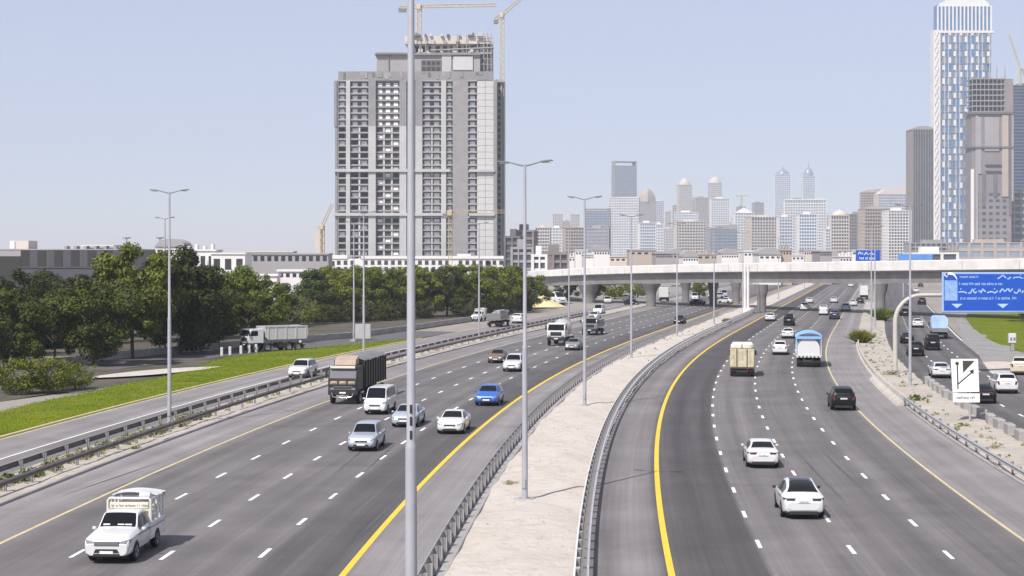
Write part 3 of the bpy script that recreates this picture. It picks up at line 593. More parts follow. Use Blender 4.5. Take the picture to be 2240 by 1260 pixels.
# ---- trucks and pickup body, all as part lists
def wheel_pair(out, W_, ys, r=.5, wd=.3):
    for s in (-1, 1):
        for ya in ys: out.append(dict(name='wheel', wheel=(r, wd), loc=(s * (W_ - wd / 2), ya, r), flip=s < 0))
def cab_parts(out, y0, y1, W_, z0, z1, paint_='PAINT', ws_lo=.52, sleeper=False, visor=True, bumper=BLK, glass=GLASS):
    L = y1 - y0; h = z1 - z0
    cb = MB(); prof = [(y0, z0), (y1 - .06, z0), (y1, z0 + .25), (y1 + .02, z0 + h * .46), (y1 - .22, z1 - .16), (y1 - .42, z1), (y0 + .12, z1 + .02), (y0, z1 - .1)]
    n = len(prof)
    def ring(x, i): return [(x, p[0] + (0.06 * i * (1 if p[0] < (y0 + y1) / 2 else -1)), p[1] - (.05 * i if p[1] > z1 - .2 else 0)) for p in prof]
    rows = [ring(-W_, 1), ring(-W_ + .07, 0), ring(W_ - .07, 0), ring(W_, 1)]
    rows = [r + [r[0]] for r in rows]; cb.sheet(rows); cb.add(rows[0][:-1], [tuple(range(n))]); cb.add(rows[-1][:-1], [tuple(range(n - 1, -1, -1))]); cb.f = [tuple(reversed(f)) for f in cb.f]
    out.append(P_('cab', cb, paint_, None, 35))
    a = prof[3]; b2 = prof[4]
    g = MB(); pt = lambda t, x: (x, a[0] + (b2[0] - a[0]) * t + .02, a[1] + (b2[1] - a[1]) * t + .006)
    g.sheet([[pt(t, x) for x in (-W_ + .14, 0, W_ - .14)] for t in (.08, .94)]); out.append(P_('windscreen', g, glass))
    for s in (-1, 1):
        g = MB(); ym = y1 - .25; g.add([(s * (W_ + .006), ym - .15 - L * .42, z0 + h * .5), (s * (W_ + .006), ym, z0 + h * .5), (s * (W_ + .006), ym - .16, z1 - .24), (s * (W_ + .006), ym - .15 - L * .42, z1 - .24)], [(0, 1, 2, 3)]); out.append(P_('side_window', g, GLASS))
        g = MB(); g.bev(min(s * (W_ + .05), s * (W_ + .22)), max(s * (W_ + .05), s * (W_ + .22)), y1 - .12, y1 + .02, z0 + h * .5, z0 + h * .82, .03); g.box(min(s * W_, s * (W_ + .1)), max(s * W_, s * (W_ + .1)), y1 - .08, y1 - .04, z0 + h * .76, z0 + h * .79); out.append(P_('mirror', g, BLK))
        g = MB(); g.bev(s * W_ * .72 - .17, s * W_ * .72 + .17, y1 - .02, y1 + .06, z0 + .02, z0 + .2, .03); out.append(P_('headlight', g, LAMP))
    g = MB(); g.bev(-W_ * .62, W_ * .62, y1 - .05, y1 + .035, z0 + .2, z0 + h * .38, .03); out.append(P_('grille', g, BLK))
    g = MB(); g.bev(-W_, W_, y1 - .3, y1 + .07, z0 - .38, z0 + .0, .05); out.append(P_('bumper', g, bumper))
    g = MB(); g.box(-.26, .26, y1 + .071, y1 + .085, z0 - .26, z0 - .14); out.append(P_('number_plate', g, PLATE))
    if visor:
        g = MB(); g.prism([(y1 - .42, z1 - .02), (y1 - .06, z1 - .14), (y1 - .06, z1 - .10), (y1 - .42, z1 + .04)], -W_ * .9, W_ * .9); out.append(P_('sun_visor', g, paint_))
def chassis(out, y0, y1, W_, r=.5):
    g = MB()
    for s in (-1, 1): g.box(s * .42 - .05, s * .42 + .05, y0, y1, r + .15, r + .42)
    for y in np.linspace(y0 + .3, y1 - .3, 6): g.box(-.42, .42, y - .05, y + .05, r + .2, r + .38)
    g.box(-W_ + .1, -.5, (y0 + y1) / 2 - .5, (y0 + y1) / 2 + .5, .45, .95); g.box(.5, W_ - .1, (y0 + y1) / 2 - .6, (y0 + y1) / 2 + .6, .45, .95)
    out.append(P_('chassis', g, BLK))
    g = MB(); g.box(-W_ * .95, W_ * .95, y0 - .05, y0 + .03, .55, .68); out.append(P_('under_run_bar', g, BLK))
    for s in (-1, 1):
        g = MB(); g.box(s * .85 - .2, s * .85 + .2, y0 - .075, y0 - .052, .58, .70); out.append(P_('tail_light', g, TAIL))
        g = MB(); g.box(s * .85 - .3, s * .85 + .3, y0 + .18, y0 + .2, .25, .75); out.append(P_('mud_flap', g, BLK))

def truck_parts(kind):
    out = []
    if kind == 'tipper':      # high covered tipper seen from the front
        W_ = 1.2; cab_parts(out, 3.55, 5.75, W_, 1.15, 3.05, bumper=BLK, glass=mat('glass_painted_sheen', (.16, .16, .175), rough=.25)); chassis(out, -5.6, 4.4, W_)  # pale grey windscreen colour stands in for reflected sky
        wheel_pair(out, W_, (4.6, -2.2, -3.6, -4.9))
        g = MB(); g.prism([(-5.7, 1.25), (3.2, 1.25), (3.2, 3.35), (-5.7, 3.35)], -1.25, 1.25); out.append(P_('load_box', g, 'PAINT'))
        for y in np.linspace(-5.4, 2.9, 9):
            for s in (-1, 1): g = MB(); g.box(s * 1.29 - .04, s * 1.29 + .04, y - .07, y + .07, 1.2, 3.4); out.append(P_('stake', g, 'PAINT'))
        g = MB(); rows = []
        for y in np.linspace(-5.75, 3.25, 10):
            rows.append([(x, y, 3.36 + .34 * (1 - (x / 1.32) ** 2) + .05 * math.sin(y * 2.2 + x * 3)) for x in np.linspace(-1.32, 1.32, 9)])
        g.sheet(rows); out.append(P_('tarpaulin', g, mat('grey_tarpaulin', (.17, .165, .17), rough=.7, var=.2, vscale=1), None, 60))
        g = MB(); g.prism([(3.5, 3.1), (4.9, 3.1), (4.75, 3.5), (3.6, 3.8)], -.85, .85); out.append(P_('roof_deflector', g, mat('tan_panel', (.36, .28, .21), rough=.6, var=.2)))
        for s in (-.72, 0, .72):
            g = MB(); g.bev(s - .3, s + .3, 5.78, 5.83, 1.62, 1.88, .05); out.append(P_('bonnet_panel', g, mat('tan_panel', (.36, .28, .21), rough=.6, var=.2), None, 50))
        g = MB(); g.box(-1.0, 1.0, 5.42, 5.80, 2.9, 3.08); out.append(P_('white_visor', g, PCREAM))
        for k in range(3): g = MB(); g.box(-.8, .8, 5.79, 5.82, 1.2 + k * .12, 1.24 + k * .12); out.append(P_('grille_bar', g, PGREY))
        g = MB(); g.tube([(-.9, 5.87, .95), (-.75, 5.95, .62), (0, 5.99, .55), (.75, 5.95, .62), (.9, 5.87, .95)], .05, 8); out.append(P_('bull_bar', g, CHR, None, 50))
    if kind == 'dumper':      # white dump truck seen side on
        W_ = 1.2; cab_parts(out, 1.9, 4.0, W_, 1.1, 2.85); chassis(out, -3.9, 2.5, W_); wheel_pair(out, W_, (3.0, 1.4, -1.6, -2.9))
        g = MB(); g.prism([(-4.2, 1.45), (1.3, 1.45), (1.6, 1.75), (1.75, 3.1), (-4.3, 3.1), (-4.35, 2.2)], -1.22, 1.22); g.box(-1.1, 1.1, -4.2, 1.6, 3.1, 3.12); out.append(P_('dump_body', g, paint('dump_grey', (.52, .50, .50))))
        g = MB()
        for y in (-4.0, -2.6, -1.2, .2, 1.3):
            for s in (-1, 1): g.box(s * 1.25 - .03, s * 1.25 + .03, y - .07, y + .07, 1.5, 3.08)
        for s in (-1, 1): g.box(s * 1.25 - .04, s * 1.25 + .04, -4.3, 1.75, 3.02, 3.14)
        out.append(P_('body_rib', g, paint('dump_grey', (.52, .50, .50))))
    if kind == 'mixer':
        W_ = 1.2; cab_parts(out, 2.3, 4.4, W_, 1.15, 2.95); chassis(out, -4.2, 3, W_); wheel_pair(out, W_, (3.5, -1.2, -2.6))
        g = MB(); g.lathe([(0, 2.0), (.55, 2.0), (1.0, 1.1), (1.22, 0), (1.15, -1.4), (.8, -2.8), (.45, -3.6), (0, -3.6)], 18, (0, 0, 2.2), 'y'); out.append(P_('drum', g, paint('mixer_grey', (.48, .46, .44)), None, 50))
        g = MB(); g.prism([(-4.4, 1.2), (-3.3, 1.2), (-3.5, 3.5), (-4.1, 3.4)], -.5, .5); out.append(P_('chute', g, PGREY))
    if kind == 'grey_truck':
        W_ = 1.15; cab_parts(out, 1.8, 3.6, W_, 1.0, 2.6); chassis(out, -3.4, 2.2, W_, .45); wheel_pair(out, W_, (2.8, -2.0), .45)
        g = MB(); g.box(-1.15, 1.15, -3.5, 1.6, 1.15, 1.3)
        for s in (-1, 1):
            for k in range(3): g.box(s * 1.13 - .02, s * 1.13 + .02, -3.5, 1.6, 1.35 + k * .32, 1.6 + k * .32)
        g.box(-1.15, 1.15, 1.55, 1.62, 1.3, 2.6); g.box(-1.15, 1.15, -3.52, -3.46, 1.3, 2.25); out.append(P_('flat_bed', g, PGREY))
        g = MB(); 
        for k in range(9): g.bev(-1.0 + (k % 3) * .68, -.36 + (k % 3) * .68, -3.2 + (k // 3) * 1.5, -1.8 + (k // 3) * 1.5, 1.3, 2.2 + .3 * ((k * 7) % 3), .1)
        out.append(P_('cargo', g, CONC))
    if kind == 'crate_truck':  # beige cargo box with rope-tied sacks on top, seen from behind
        W_ = 1.15; cab_parts(out, 1.9, 3.7, W_, 1.0, 2.5); chassis(out, -3.3, 2.3, W_, .45); wheel_pair(out, W_, (2.9, -2.0), .45)
        wood = mat('pale_plywood', (.50, .45, .31), rough=.75, var=.28, vscale=2.2)
        g = MB(); g.box(-1.15, 1.15, -3.35, 1.7, .98, 2.75); out.append(P_('cargo_box', g, wood))
        for k in range(6):
            g = MB(); x0 = -1.15 + k * .385; g.box(x0 + .01, x0 + .375, -3.40, -3.352, 1.0, 2.72 - .06 * (k % 3)); out.append(P_('rear_board', g, wood))
        g = MB()
        for x in (-.5, .5): g.box(x - .05, x + .05, -3.44, -3.40, .95, 2.75)
        g.box(-1.18, 1.18, -3.44, -3.405, .85, .97); out.append(P_('rear_strap', g, PBRN))
        for (x0, x1, y0, y1, h) in ((-1.1, 0, -3.2, -1.8, .45), (.05, 1.05, -3.25, -2.0, .5), (-1.0, .1, -1.7, -.3, .5), (.15, 1.1, -1.9, -.2, .4), (-1.05, 1.0, -.2, 1.4, .45)):
            g = MB(); g.bev(x0, x1, y0, y1, 2.75, 2.75 + h, .14); out.append(P_('sack', g, mat('pale_sacking', (.60, .56, .50), rough=.9, var=.2, vscale=3)))
    if kind == 'tank_truck':  # white rounded tank with blue canopy hoop, seen from behind
        W_ = 1.25; cab_parts(out, 2.6, 4.5, W_, 1.1, 3.0, LBLUE); chassis(out, -4.2, 3.2, W_); wheel_pair(out, W_, (3.7, -1.6, -2.9))
        g = MB(); pr = [(-1.17, 1.3), (1.17, 1.3)] + [(1.17 * math.cos(a), 1.95 + 1.12 * math.sin(a)) for a in np.linspace(0, math.pi, 13)]; g.prism(pr, -4.2, 1.6, 'y'); out.append(P_('tank', g, PW, None, 40))
        g = MB(); 
        for y in (-4.3, -1.5, 1.5):
            g.tube([(-1.3, y, 1.2), (-1.3, y, 3.15), (1.3, y, 3.15), (1.3, y, 1.2)], .07, 6)
        for s in (-1, 1): g.tube([(s * 1.3, -4.3, 1.3), (s * 1.3, 1.5, 1.3)], .06, 6)
        out.append(P_('hoop_frame', g, PW, None, 40))
        g = MB(); rows = []
        for y in np.linspace(-4.4, 2.4, 9): rows.append([(x, y, 3.22 + .46 * (1 - (x / 1.42) ** 2) + .03 * math.sin(3 * y + x)) for x in np.linspace(-1.42, 1.42, 11)])
        g.sheet(rows); out.append(P_('blue_canopy', g, mat('blue_tarp', (.22, .40, .66), rough=.6, var=.12, vscale=1), None, 60))
        g = MB(); g.box(-1.36, 1.36, -4.4, -4.31, 3.02, 3.3); out.append(P_('canopy_valance', g, mat('blue_tarp', (.22, .40, .66)))); g = MB(); g.box(-1.3, 1.3, -4.3, -4.22, 1.05, 1.3); out.append(P_('rear_beam', g, PW))
        for k in range(6): g = MB(); g.lathe([(0, 0), (.11, 0), (.11, -.06), (0, -.07)], 10, (-1 + .4 * k, -4.31, 1.17), 'y'); out.append(P_('hose_coupling', g, CHR, None, 40))
    if kind == 'canopy_truck':
        W_ = 1.1; cab_parts(out, 1.7, 3.4, W_, .95, 2.4); chassis(out, -3.1, 2, W_, .42); wheel_pair(out, W_, (2.6, -1.9), .42)
        g = MB(); g.box(-1.1, 1.1, -3.2, 1.5, 1.0, 1.55); out.append(P_('bed', g, PGREY))
        g = MB(); pr = [(-1.1, 1.56), (1.1, 1.56), (1.1, 2.9), (.85, 3.2), (-.85, 3.2), (-1.1, 2.9)]; g.prism(pr, -3.15, 1.45, 'y'); out.append(P_('canopy', g, mat('pale_blue_tarp', (.36, .50, .72), rough=.6, var=.22, vscale=.8), None, 40))
    if kind == 'box_truck':
        W_ = 1.15; cab_parts(out, 1.8, 3.6, W_, 1.0, 2.6); chassis(out, -3.6, 2.2, W_, .45); wheel_pair(out, W_, (2.8, -2.1), .45)
        g = MB(); g.bev(-1.2, 1.2, -3.7, 1.7, 1.1, 3.6, .05); out.append(P_('cargo_box', g, PW))
        g = MB(); g.box(-1.1, 1.1, -3.73, -3.705, 1.2, 3.5); out.append(P_('rear_door', g, PW))
    if kind == 'pickup':
        out += car_parts('pickup_cab')
        wt = 'PAINT'
        g = MB(); g.bev(-.50, .50, 2.5, 2.625, .72, .90, .03); out.append(P_('upper_grille', g, PGREY))
        for z in (.76, .81, .86): g = MB(); g.box(-.48, .48, 2.625, 2.635, z - .012, z + .012); out.append(P_('grille_bar', g, CHR))
        g = MB(); g.prism([(-.42, .60), (-.5, .46), (.5, .46), (.42, .60)], 2.52, 2.62, 'y'); out.append(P_('lower_intake', g, BLK))
        for s in (-1, 1): g = MB(); g.bev(s * .70 - .12, s * .70 + .12, 2.42, 2.585, .46, .60, .03); out.append(P_('fog_recess', g, BLK))
        g = MB()
        for s in (-1, 1): g.bev(min(s * .78, s * .91), max(s * .78, s * .91), -2.62, -.46, .46, 1.16, .04)
        g.box(-.8, .8, -2.6, -.46, .5, .68); g.bev(-.9, .9, -2.68, -2.6, .5, 1.14, .02); g.box(-.8, .8, -.5, -.46, .5, 1.12); out.append(P_('load_bed', g, wt))
        g = MB(); g.bev(-.88, .88, -2.82, -2.66, .42, .60, .03); out.append(P_('rear_bumper', g, CHR))
        for s in (-1, 1):
            g = MB(); g.box(s * .84 - .06, s * .84 + .06, -2.70, -2.685, .75, 1.08); out.append(P_('tail_light', g, TAIL))
            g = MB()
            for y in (-.62, -1.05, -1.5, -2.0, -2.5): g.box(s * .86 - .03, s * .86 + .03, y - .05, y + .05, 1.16, 2.06)
            for z in (1.42, 1.74, 2.06): g.box(s * .86 - .025, s * .86 + .025, -2.55, -.56, z - .04, z + .04)
            out.append(P_('cage_side', g, PW))
            g = MB(); g.box(s * .918 - .004, s * .918 + .004, -2.5, 1.35, .93, .99); out.append(P_('side_stripe', g, PGREY))
        g = MB(); g.bev(-.80, .80, -.56, -.52, 1.70, 1.97, .02); g.tube([(-.88, -.54, 1.1), (-.88, -.54, 2.02), (-.80, -.54, 2.12), (.80, -.54, 2.12), (.88, -.54, 2.02), (.88, -.54, 1.1)], .05, 8); g.box(-.84, .84, -.56, -.52, 1.62, 1.68); 
        for s in (-1, 1): g.box(s * .86 - .06, s * .86 + .06, -.56, -.5, 1.1, 1.7)
        out.append(P_('headboard', g, PCREAM))
        g = MB(); glyphs(g, -.42, .55, 1.77, 1.88, -.514, 11); glyphs(g, -.8, -.55, 1.77, 1.90, -.514, 5); glyphs(g, .62, .8, 1.77, 1.88, -.514, 6); out.append(P_('headboard_lettering', g, PBRN))
        g = MB(); rows = []
        for y in np.linspace(-2.66, -1.3, 7): rows.append([(x, y, 2.14 + .10 * (1 - (x / .95) ** 4) + .02 * math.sin(9 * y + 4 * x)) for x in np.linspace(-.95, .95, 9)])
        g.sheet(rows); g.box(-.93, .93, -2.66, -2.60, 1.95, 2.16); out.append(P_('rolled_tarpaulin', g, mat('pale_tarpaulin', (.50, .50, .52), rough=.7, var=.15), None, 60))
        g = MB(); g.lathe([(0, -.25), (.16, -.22), (.2, 0), (.16, .22), (0, .25)], 10, (-.55, -.95, 2.15), 'x'); out.append(P_('cargo_roll', g, mat('pale_tarpaulin', (.50, .50, .52)), None, 60))
        for x, z, c in ((-.42, 1.36, 0), (-.12, 1.38, 1), (.45, 1.34, 0)):
            g = MB(); g.bev(x - .14, x + .14, .93, 1.05, 1.24, 1.33, .02); out.append(P_('dashboard_paper', g, SIGNW))
    return out
LBLUE = PLBL
CACHE = {}
def vehicle(name, kind, px, py, label, cat, paint_, toward, truck=False, group=None, dz=0.0, near=True, length=None, turn=0.0, xyh=None, sc=1.0):
    """place a vehicle so that its near end stands at photo-read ground point px, py"""
    if kind not in CACHE:
        parts = truck_parts(kind) if truck else car_parts(kind)
        ymax = max(v[1] for p in parts if 'mb' in p for v in p['mb'].v); ymin = min(v[1] for p in parts if 'mb' in p for v in p['mb'].v)
        CACHE[kind] = dict(parts=parts, ymax=ymax, ymin=ymin, me={}, one=None)
    ck = CACHE[kind]
    if xyh: x, y, h = xyh
    else:
        x, y = G(px, py); h = heading(y) + turn
        d = Vector((-math.sin(h), math.cos(h)))
        off = (ck['ymax'] if toward else -ck['ymin']) * sc
        x, y = x + d.x * off, y + d.y * off
        if toward: h += math.pi
    if near:
        t = thing(name, label, cat, (x, y, 0.004 + dz), h, group, sc if sc != 1.0 else None)
        for i, p in enumerate(ck['parts']):
            if 'wheel' in p:
                if p['wheel'] not in WHEELS: WHEELS[p['wheel']] = wheel_mesh(*p['wheel'])
                ty, rm = WHEELS[p['wheel']]
                o = link('wheel', ty, t, p['loc'], math.pi if p['flip'] else 0.0); link('rim', rm, o)
            else:
                if i not in ck['me']: ck['me'][i] = p['mb'].mesh(p['name'], PW if p['m'] == 'PAINT' else p['m'], p['smooth'])
                o = link(p['name'], ck['me'][i], t)
                if p['m'] == 'PAINT':
                    o.material_slots[0].link = 'OBJECT'; o.material_slots[0].material = paint_
        return t
    if ck['one'] is None:      # too small in the picture to show its parts: one mesh
        mb = MB(); ms = [PW]
        for p in ck['parts']:
            if 'wheel' in p:
                r, wd = p['wheel']; m = TYRE
                q = MB(); q.lathe([(0, -wd / 2), (r, -wd / 2), (r, wd / 2), (0, wd / 2)], 10, p['loc'], 'x')
            else: q, m = p['mb'], (PW if p['m'] == 'PAINT' else p['m'])
            k = 0 if p.get('m') == 'PAINT' else None
            if k is None:
                if m not in ms[1:]: ms.append(m)
                k = ms.index(m, 1)
            mb.merge(q, k)
        ck['one'] = mb.mesh(kind, ms, 35)
    o = link(name, ck['one'], None, (x, y, 0.004 + dz), h, label, cat, group, scale=sc if sc != 1.0 else None)
    o.material_slots[0].link = 'OBJECT'; o.material_slots[0].material = paint_
    return o

IN = 'vehicles on the inbound carriageway'; OUT = 'vehicles on the outbound carriageway'; RS = 'vehicles on the right service road'; LS = 'vehicles on the left service roads'
vehicle('pickup_truck', 'pickup', 232, 1236, 'white pickup truck with railed cargo cage and tarpaulin, front towards us', 'pickup truck', PW, True, True, IN)
vehicle('silver_car', 'suv', 789, 989, 'silver compact SUV with dark windscreen in front of the white sedan and van', 'car', PSIL, True, False, IN, sc=.93)
vehicle('van', 'van', 819, 908, 'white passenger van beside the dark tipper truck', 'van', PW, True, False, IN)
vehicle('silver_car', 'sedan', 882, 936, 'silver sedan half hidden by the close grey lamp post', 'car', PSIL, True, False, IN)
vehicle('white_car', 'sedan', 983, 951, 'white sedan driving towards us beside the yellow line', 'car', PW, True, False, IN)
vehicle('blue_car', 'hatch', 1063, 889, 'bright blue hatchback driving towards us', 'car', PBLUE, True, False, IN, sc=1.06)
vehicle('tipper_truck', 'tipper', 748, 886, 'dark tipper truck with tarpaulin cover and bull bar', 'truck', PDRK, True, True, IN)
vehicle('brown_car', 'sedan', 1083, 795, 'brown sedan ahead of the white SUV on the inbound lanes', 'car', PBRN, True, False, IN)
vehicle('white_car', 'suv', 1118, 814, 'white SUV beside the double-arm lamp post on the inbound lanes', 'car', PW, True, False, IN)
vehicle('mixer_truck', 'mixer', 1216, 757, 'concrete mixer truck with white cab and grey drum', 'truck', PW, True, True, IN)
vehicle('grey_car', 'sedan', 1250, 767, 'grey sedan beside the concrete mixer truck', 'car', PGREY, True, False, IN)
vehicle('flatbed_truck', 'grey_truck', 1289, 734, 'grey flatbed truck behind the concrete mixer', 'truck', PGREY, True, True, IN)
vehicle('dark_car', 'sedan', 1484, 709, 'small dark car alone near the overpass on the inbound lanes', 'car', PBLK, True, False, IN, near=False)
vehicle('white_car', 'suv', 648, 828, 'white SUV on the left service road beside the guardrail', 'car', PW, True, False, LS)
vehicle('dump_truck', 'dumper', 0, 0, 'white dump truck seen side on before the dark trees', 'truck', PW, True, True, LS, xyh=(-29.6, 209.6, math.radians(125)), dz=.05, sc=.98)
vehicle('flatbed_truck', 'grey_truck', 1080, 716, 'loaded grey flatbed truck driving away on the left service road', 'truck', PGREY, False, True, LS)
vehicle('white_car', 'suv', 1130, 708, 'small white car beside the loaded flatbed on the left service road', 'car', PW, False, False, LS, near=False)
vehicle('pickup_truck', 'pickup', 1040, 703, 'white pickup truck behind the loaded flatbed under the trees', 'pickup truck', PW, True, True, LS, near=False)
vehicle('van', 'van', 1307, 688, 'white van in front of the overpass pier on the inbound side', 'van', PW, True, False, IN, near=False)
vehicle('white_car', 'sedan', 1296, 700, 'white sedan in front of the white van near the overpass', 'car', PW, True, False, IN, near=False)
vehicle('white_car', 'coupe_suv', 1759, 1138, 'white coupe SUV with black glass roof driving away, largest car on the right', 'car', PW, False, False, OUT)
vehicle('white_car', 'sedan', 1670, 1026, 'white sedan driving away ahead of the glass-roofed coupe SUV', 'car', PW, False, False, OUT)
vehicle('black_car', 'suv', 1846, 899, 'black SUV driving away in the rightmost lane', 'car', PBLK, False, False, OUT)
vehicle('cargo_truck', 'crate_truck', 1623, 825, 'cargo truck with yellowish boarded load and sacks on top', 'truck', PCREAM, False, True, OUT)
vehicle('tank_truck', 'tank_truck', 1769, 804, 'white tank truck with blue canopy driving away', 'truck', PW, False, True, OUT)
vehicle('white_car', 'suv', 1706, 777, 'white SUV between the cargo truck and the tank truck', 'car', PW, False, False, OUT, sc=.95)
vehicle('white_car', 'sedan', 1723, 741, 'white sedan ahead of the tank truck', 'car', PW, False, False, OUT)
vehicle('black_van', 'van', 1725, 713, 'black van with pale roof load ahead of the white sedan', 'van', PBLK, False, False, OUT)
FARC = [('white_car', 'sedan', 1684, 703, 'white sedan beside the median pier of the overpass', PW), ('van', 'van', 1801, 690, 'white van in the shadow line of the overpass', PW), ('blue_car', 'suv', 1825, 699, 'dark blue SUV just before the overpass shadow', PNAVY),
 ('white_car', 'suv', 1760, 680, 'white SUV under the overpass in the middle lane', PW), ('white_car', 'sedan', 1770, 664, 'white car past the overpass near the median rail', PW), ('white_car', 'sedan', 1824, 663, 'white car past the overpass, alone in the middle lanes', PW),
 ('white_car', 'suv', 1850, 681, 'nearest pale car of the slow line past the overpass', PSIL), ('white_car', 'sedan', 1866, 670, 'second pale car of the slow line past the overpass', PW), ('black_car', 'sedan', 1881, 664, 'black car in the slow line behind the box truck', PBLK), ('white_car', 'sedan', 1861, 628, 'tiny white car far up the outbound lanes', PW)]
for nm, kd, px, py, lb, pt in FARC: vehicle(nm, kd, px, py, lb, 'van' if kd == 'van' else 'car', pt, False, False, OUT, near=False)
vehicle('box_truck', 'box_truck', 1889, 655, 'white box truck at the head of the slow line past the overpass', 'truck', PW, False, True, OUT, near=False)
SRV = [('black_car', 'sedan', 1985, 752, 'black sedan on the right service road beside the gantry post', PBLK, 1), ('black_car', 'suv', 2004, 780, 'black SUV on the right service road behind the tall lamp post', PBLK, 1), ('black_van', 'van', 2041, 767, 'black van behind the blue-covered truck', PBLK, 1),
 ('white_car', 'sedan', 2008, 717, 'white sedan beside the blue-covered truck', PW, 1), ('black_car', 'sedan', 1980, 692, 'black sedan left behind the gantry arm', PBLK, 0), ('black_car', 'suv', 2017, 667, 'black SUV below the gantry arm', PBLK, 0), ('black_car', 'sedan', 1983, 670, 'black sedan farther up beside the gantry arm', PBLK, 0), ('white_car', 'sedan', 2004, 640, 'white sedan far up the right service road', PW, 0), ('black_car', 'sedan', 2014, 628, 'tiny black car far up the right service road', PBLK, 0),
 ('white_car', 'sedan', 2061, 828, 'white sedan half hidden by the lane split sign', PW, 1), ('black_car', 'sedan', 2157, 884, 'black sedan behind the lane split sign', PBLK, 1), ('white_car', 'suv', 2204, 862, 'white SUV by the frame edge right of the lane split sign', PW, 1)]
for nm, kd, px, py, lb, pt, nr in SRV: vehicle(nm, kd, px, py, lb, 'van' if kd == 'van' else 'car', pt, False, False, RS, near=bool(nr))
vehicle('covered_truck', 'canopy_truck', 2056, 742, 'small truck with pale blue tarpaulin cover', 'truck', PGREY, False, True, RS)
vehicle('beige_car', 'suv', 2232, 822, 'beige off-road car cut by the frame edge on the right slip road', 'car', PBEI, False, False, RS, sc=1.05, turn=-.2)
vehicle('bus', 'van', 1232, 668, 'large white parked bus near the left end of the overpass', 'bus', PW, True, False, 'vehicles parked behind the overpass', near=False, turn=.9, sc=1.6)
for i, (px, py, kd, pt, lb) in enumerate(((1330, 664, 'suv', PW, 'white SUV parked on the lawn side left of the first pier'), (1368, 663, 'van', PW, 'white van parked behind the street lamp under the overpass'), (1392, 668, 'sedan', PBLK, 'black sedan parked beside the white van under the overpass'), (1452, 660, 'box_truck', PW, 'white box truck parked right of the flared pier'), (1520, 657, 'van', PW, 'white van parked under the overpass near the median'), (1538, 668, 'sedan', PBLK, 'black sedan driving out from under the overpass'), (1552, 654, 'suv', PW, 'white SUV beside the parked vans under the overpass'), (1605, 664, 'sedan', PW, 'white sedan under the overpass left of the white column'), (1585, 650, 'van', PSIL, 'silver van far back under the overpass'))):
    vehicle('parked_vehicle', kd, px, py, lb, 'van' if kd == 'van' else ('truck' if kd == 'box_truck' else 'car'), pt, i % 2 == 0, kd == 'box_truck', 'vehicles parked behind the overpass', near=False, turn=U(-.9, .9))

# ------------------------------------------------------------------ overpass
ov = thing('overpass', 'long white concrete overpass crossing the whole motorway', 'bridge')
OVP = [(-8, 560, 3.6, 1.6), (-3, 505, 4.6, 2.0), (2.5, 462, 5.1, 2.2), (9, 434, 5.6, 2.3), (22, 413.6, 6.4, 2.5), (37.7, 387.7, 7.1, 2.5), (52.7, 363, 7.55, 2.55), (70.4, 333.8, 8.0, 2.6), (90.3, 301, 8.6, 2.6), (115, 260, 9.3, 2.6)]
_op = []
for i in range(len(OVP) - 1):
    for t in np.linspace(0, 1, 7)[:-1]:
        p0, p1, p2, p3 = [np.array(OVP[min(max(i + k, 0), len(OVP) - 1)]) for k in (-1, 0, 1, 2)]
        _op.append(.5 * ((2 * p1) + (-p0 + p2) * t + (2 * p0 - 5 * p1 + 4 * p2 - p3) * t ** 2 + (-p0 + 3 * p1 - 3 * p2 + p3) * t ** 3))
_op.append(np.array(OVP[-1]))
def sweep(prof, name, m, smooth=None):
    """profile (across, up, use of fascia height) carried along the bridge; across is measured to its far side"""
    rows = []
    for i, p in enumerate(_op):
        a = _op[max(i - 1, 0)]; b2 = _op[min(i + 1, len(_op) - 1)]; d = Vector((b2[0] - a[0], b2[1] - a[1])).normalized(); n = Vector((-d.y, d.x))   # towards the far side
        if n.y < 0 and i > 18: n = -n
        rows.append([(p[0] + n.x * q[0], p[1] + n.y * q[0], p[2] + q[1] + q[2] * p[3]) for q in prof])
    mb = MB(); rows = [r + [r[0]] for r in rows]; mb.sheet(rows)
    mb.add(rows[-1][:-1], [tuple(range(len(prof)))]); mb.add(rows[0][:-1], [tuple(range(len(prof) - 1, -1, -1))])
    return mb.build(name, m, ov, smooth)
sweep([(0, .75, 0), (.12, .6, 0), (.35, .6, 0), (.35, 0, 1), (.12, .02, 1), (0, -.1, 1)], 'near_parapet', CONCW, 40)
sweep([(12.0, 0, 0), (12.3, 0, 0), (12.3, 0, 1), (12.0, 0, 1)], 'far_parapet', CONCW)
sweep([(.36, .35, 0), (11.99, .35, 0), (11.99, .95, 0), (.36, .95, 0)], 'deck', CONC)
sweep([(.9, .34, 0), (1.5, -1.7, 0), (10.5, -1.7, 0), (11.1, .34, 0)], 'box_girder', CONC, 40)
JN = MB(); JN.box(-.05, .05, -.012, .02, 0, 1); JNm = JN.mesh('panel_joint', CONC)
for k in range(20, len(_op) - 1, 2):
    q, q2 = _op[k], _op[k + 1]; dd = math.atan2(q2[1] - q[1], q2[0] - q[0])
    link('panel_joint', JNm, ov, (q[0], q[1], q[2] + .78), dd, scale=(1, 1, q[3] - .95))
def pier(px, py, zt, r=1.0, flare=2.2):
    x, y = G(px, py); mb = MB()
    mb.lathe([(0, -.1), (r * 1.0, -.1), (r, zt - 3.2), (r * 1.1, zt - 2.2), (r * 1.45, zt - 1.2), (flare, zt - .3), (flare * 1.05, zt), (0, zt)], 18); mb.build('pier', CONCD, ov, 40, loc=(x, y, 0))
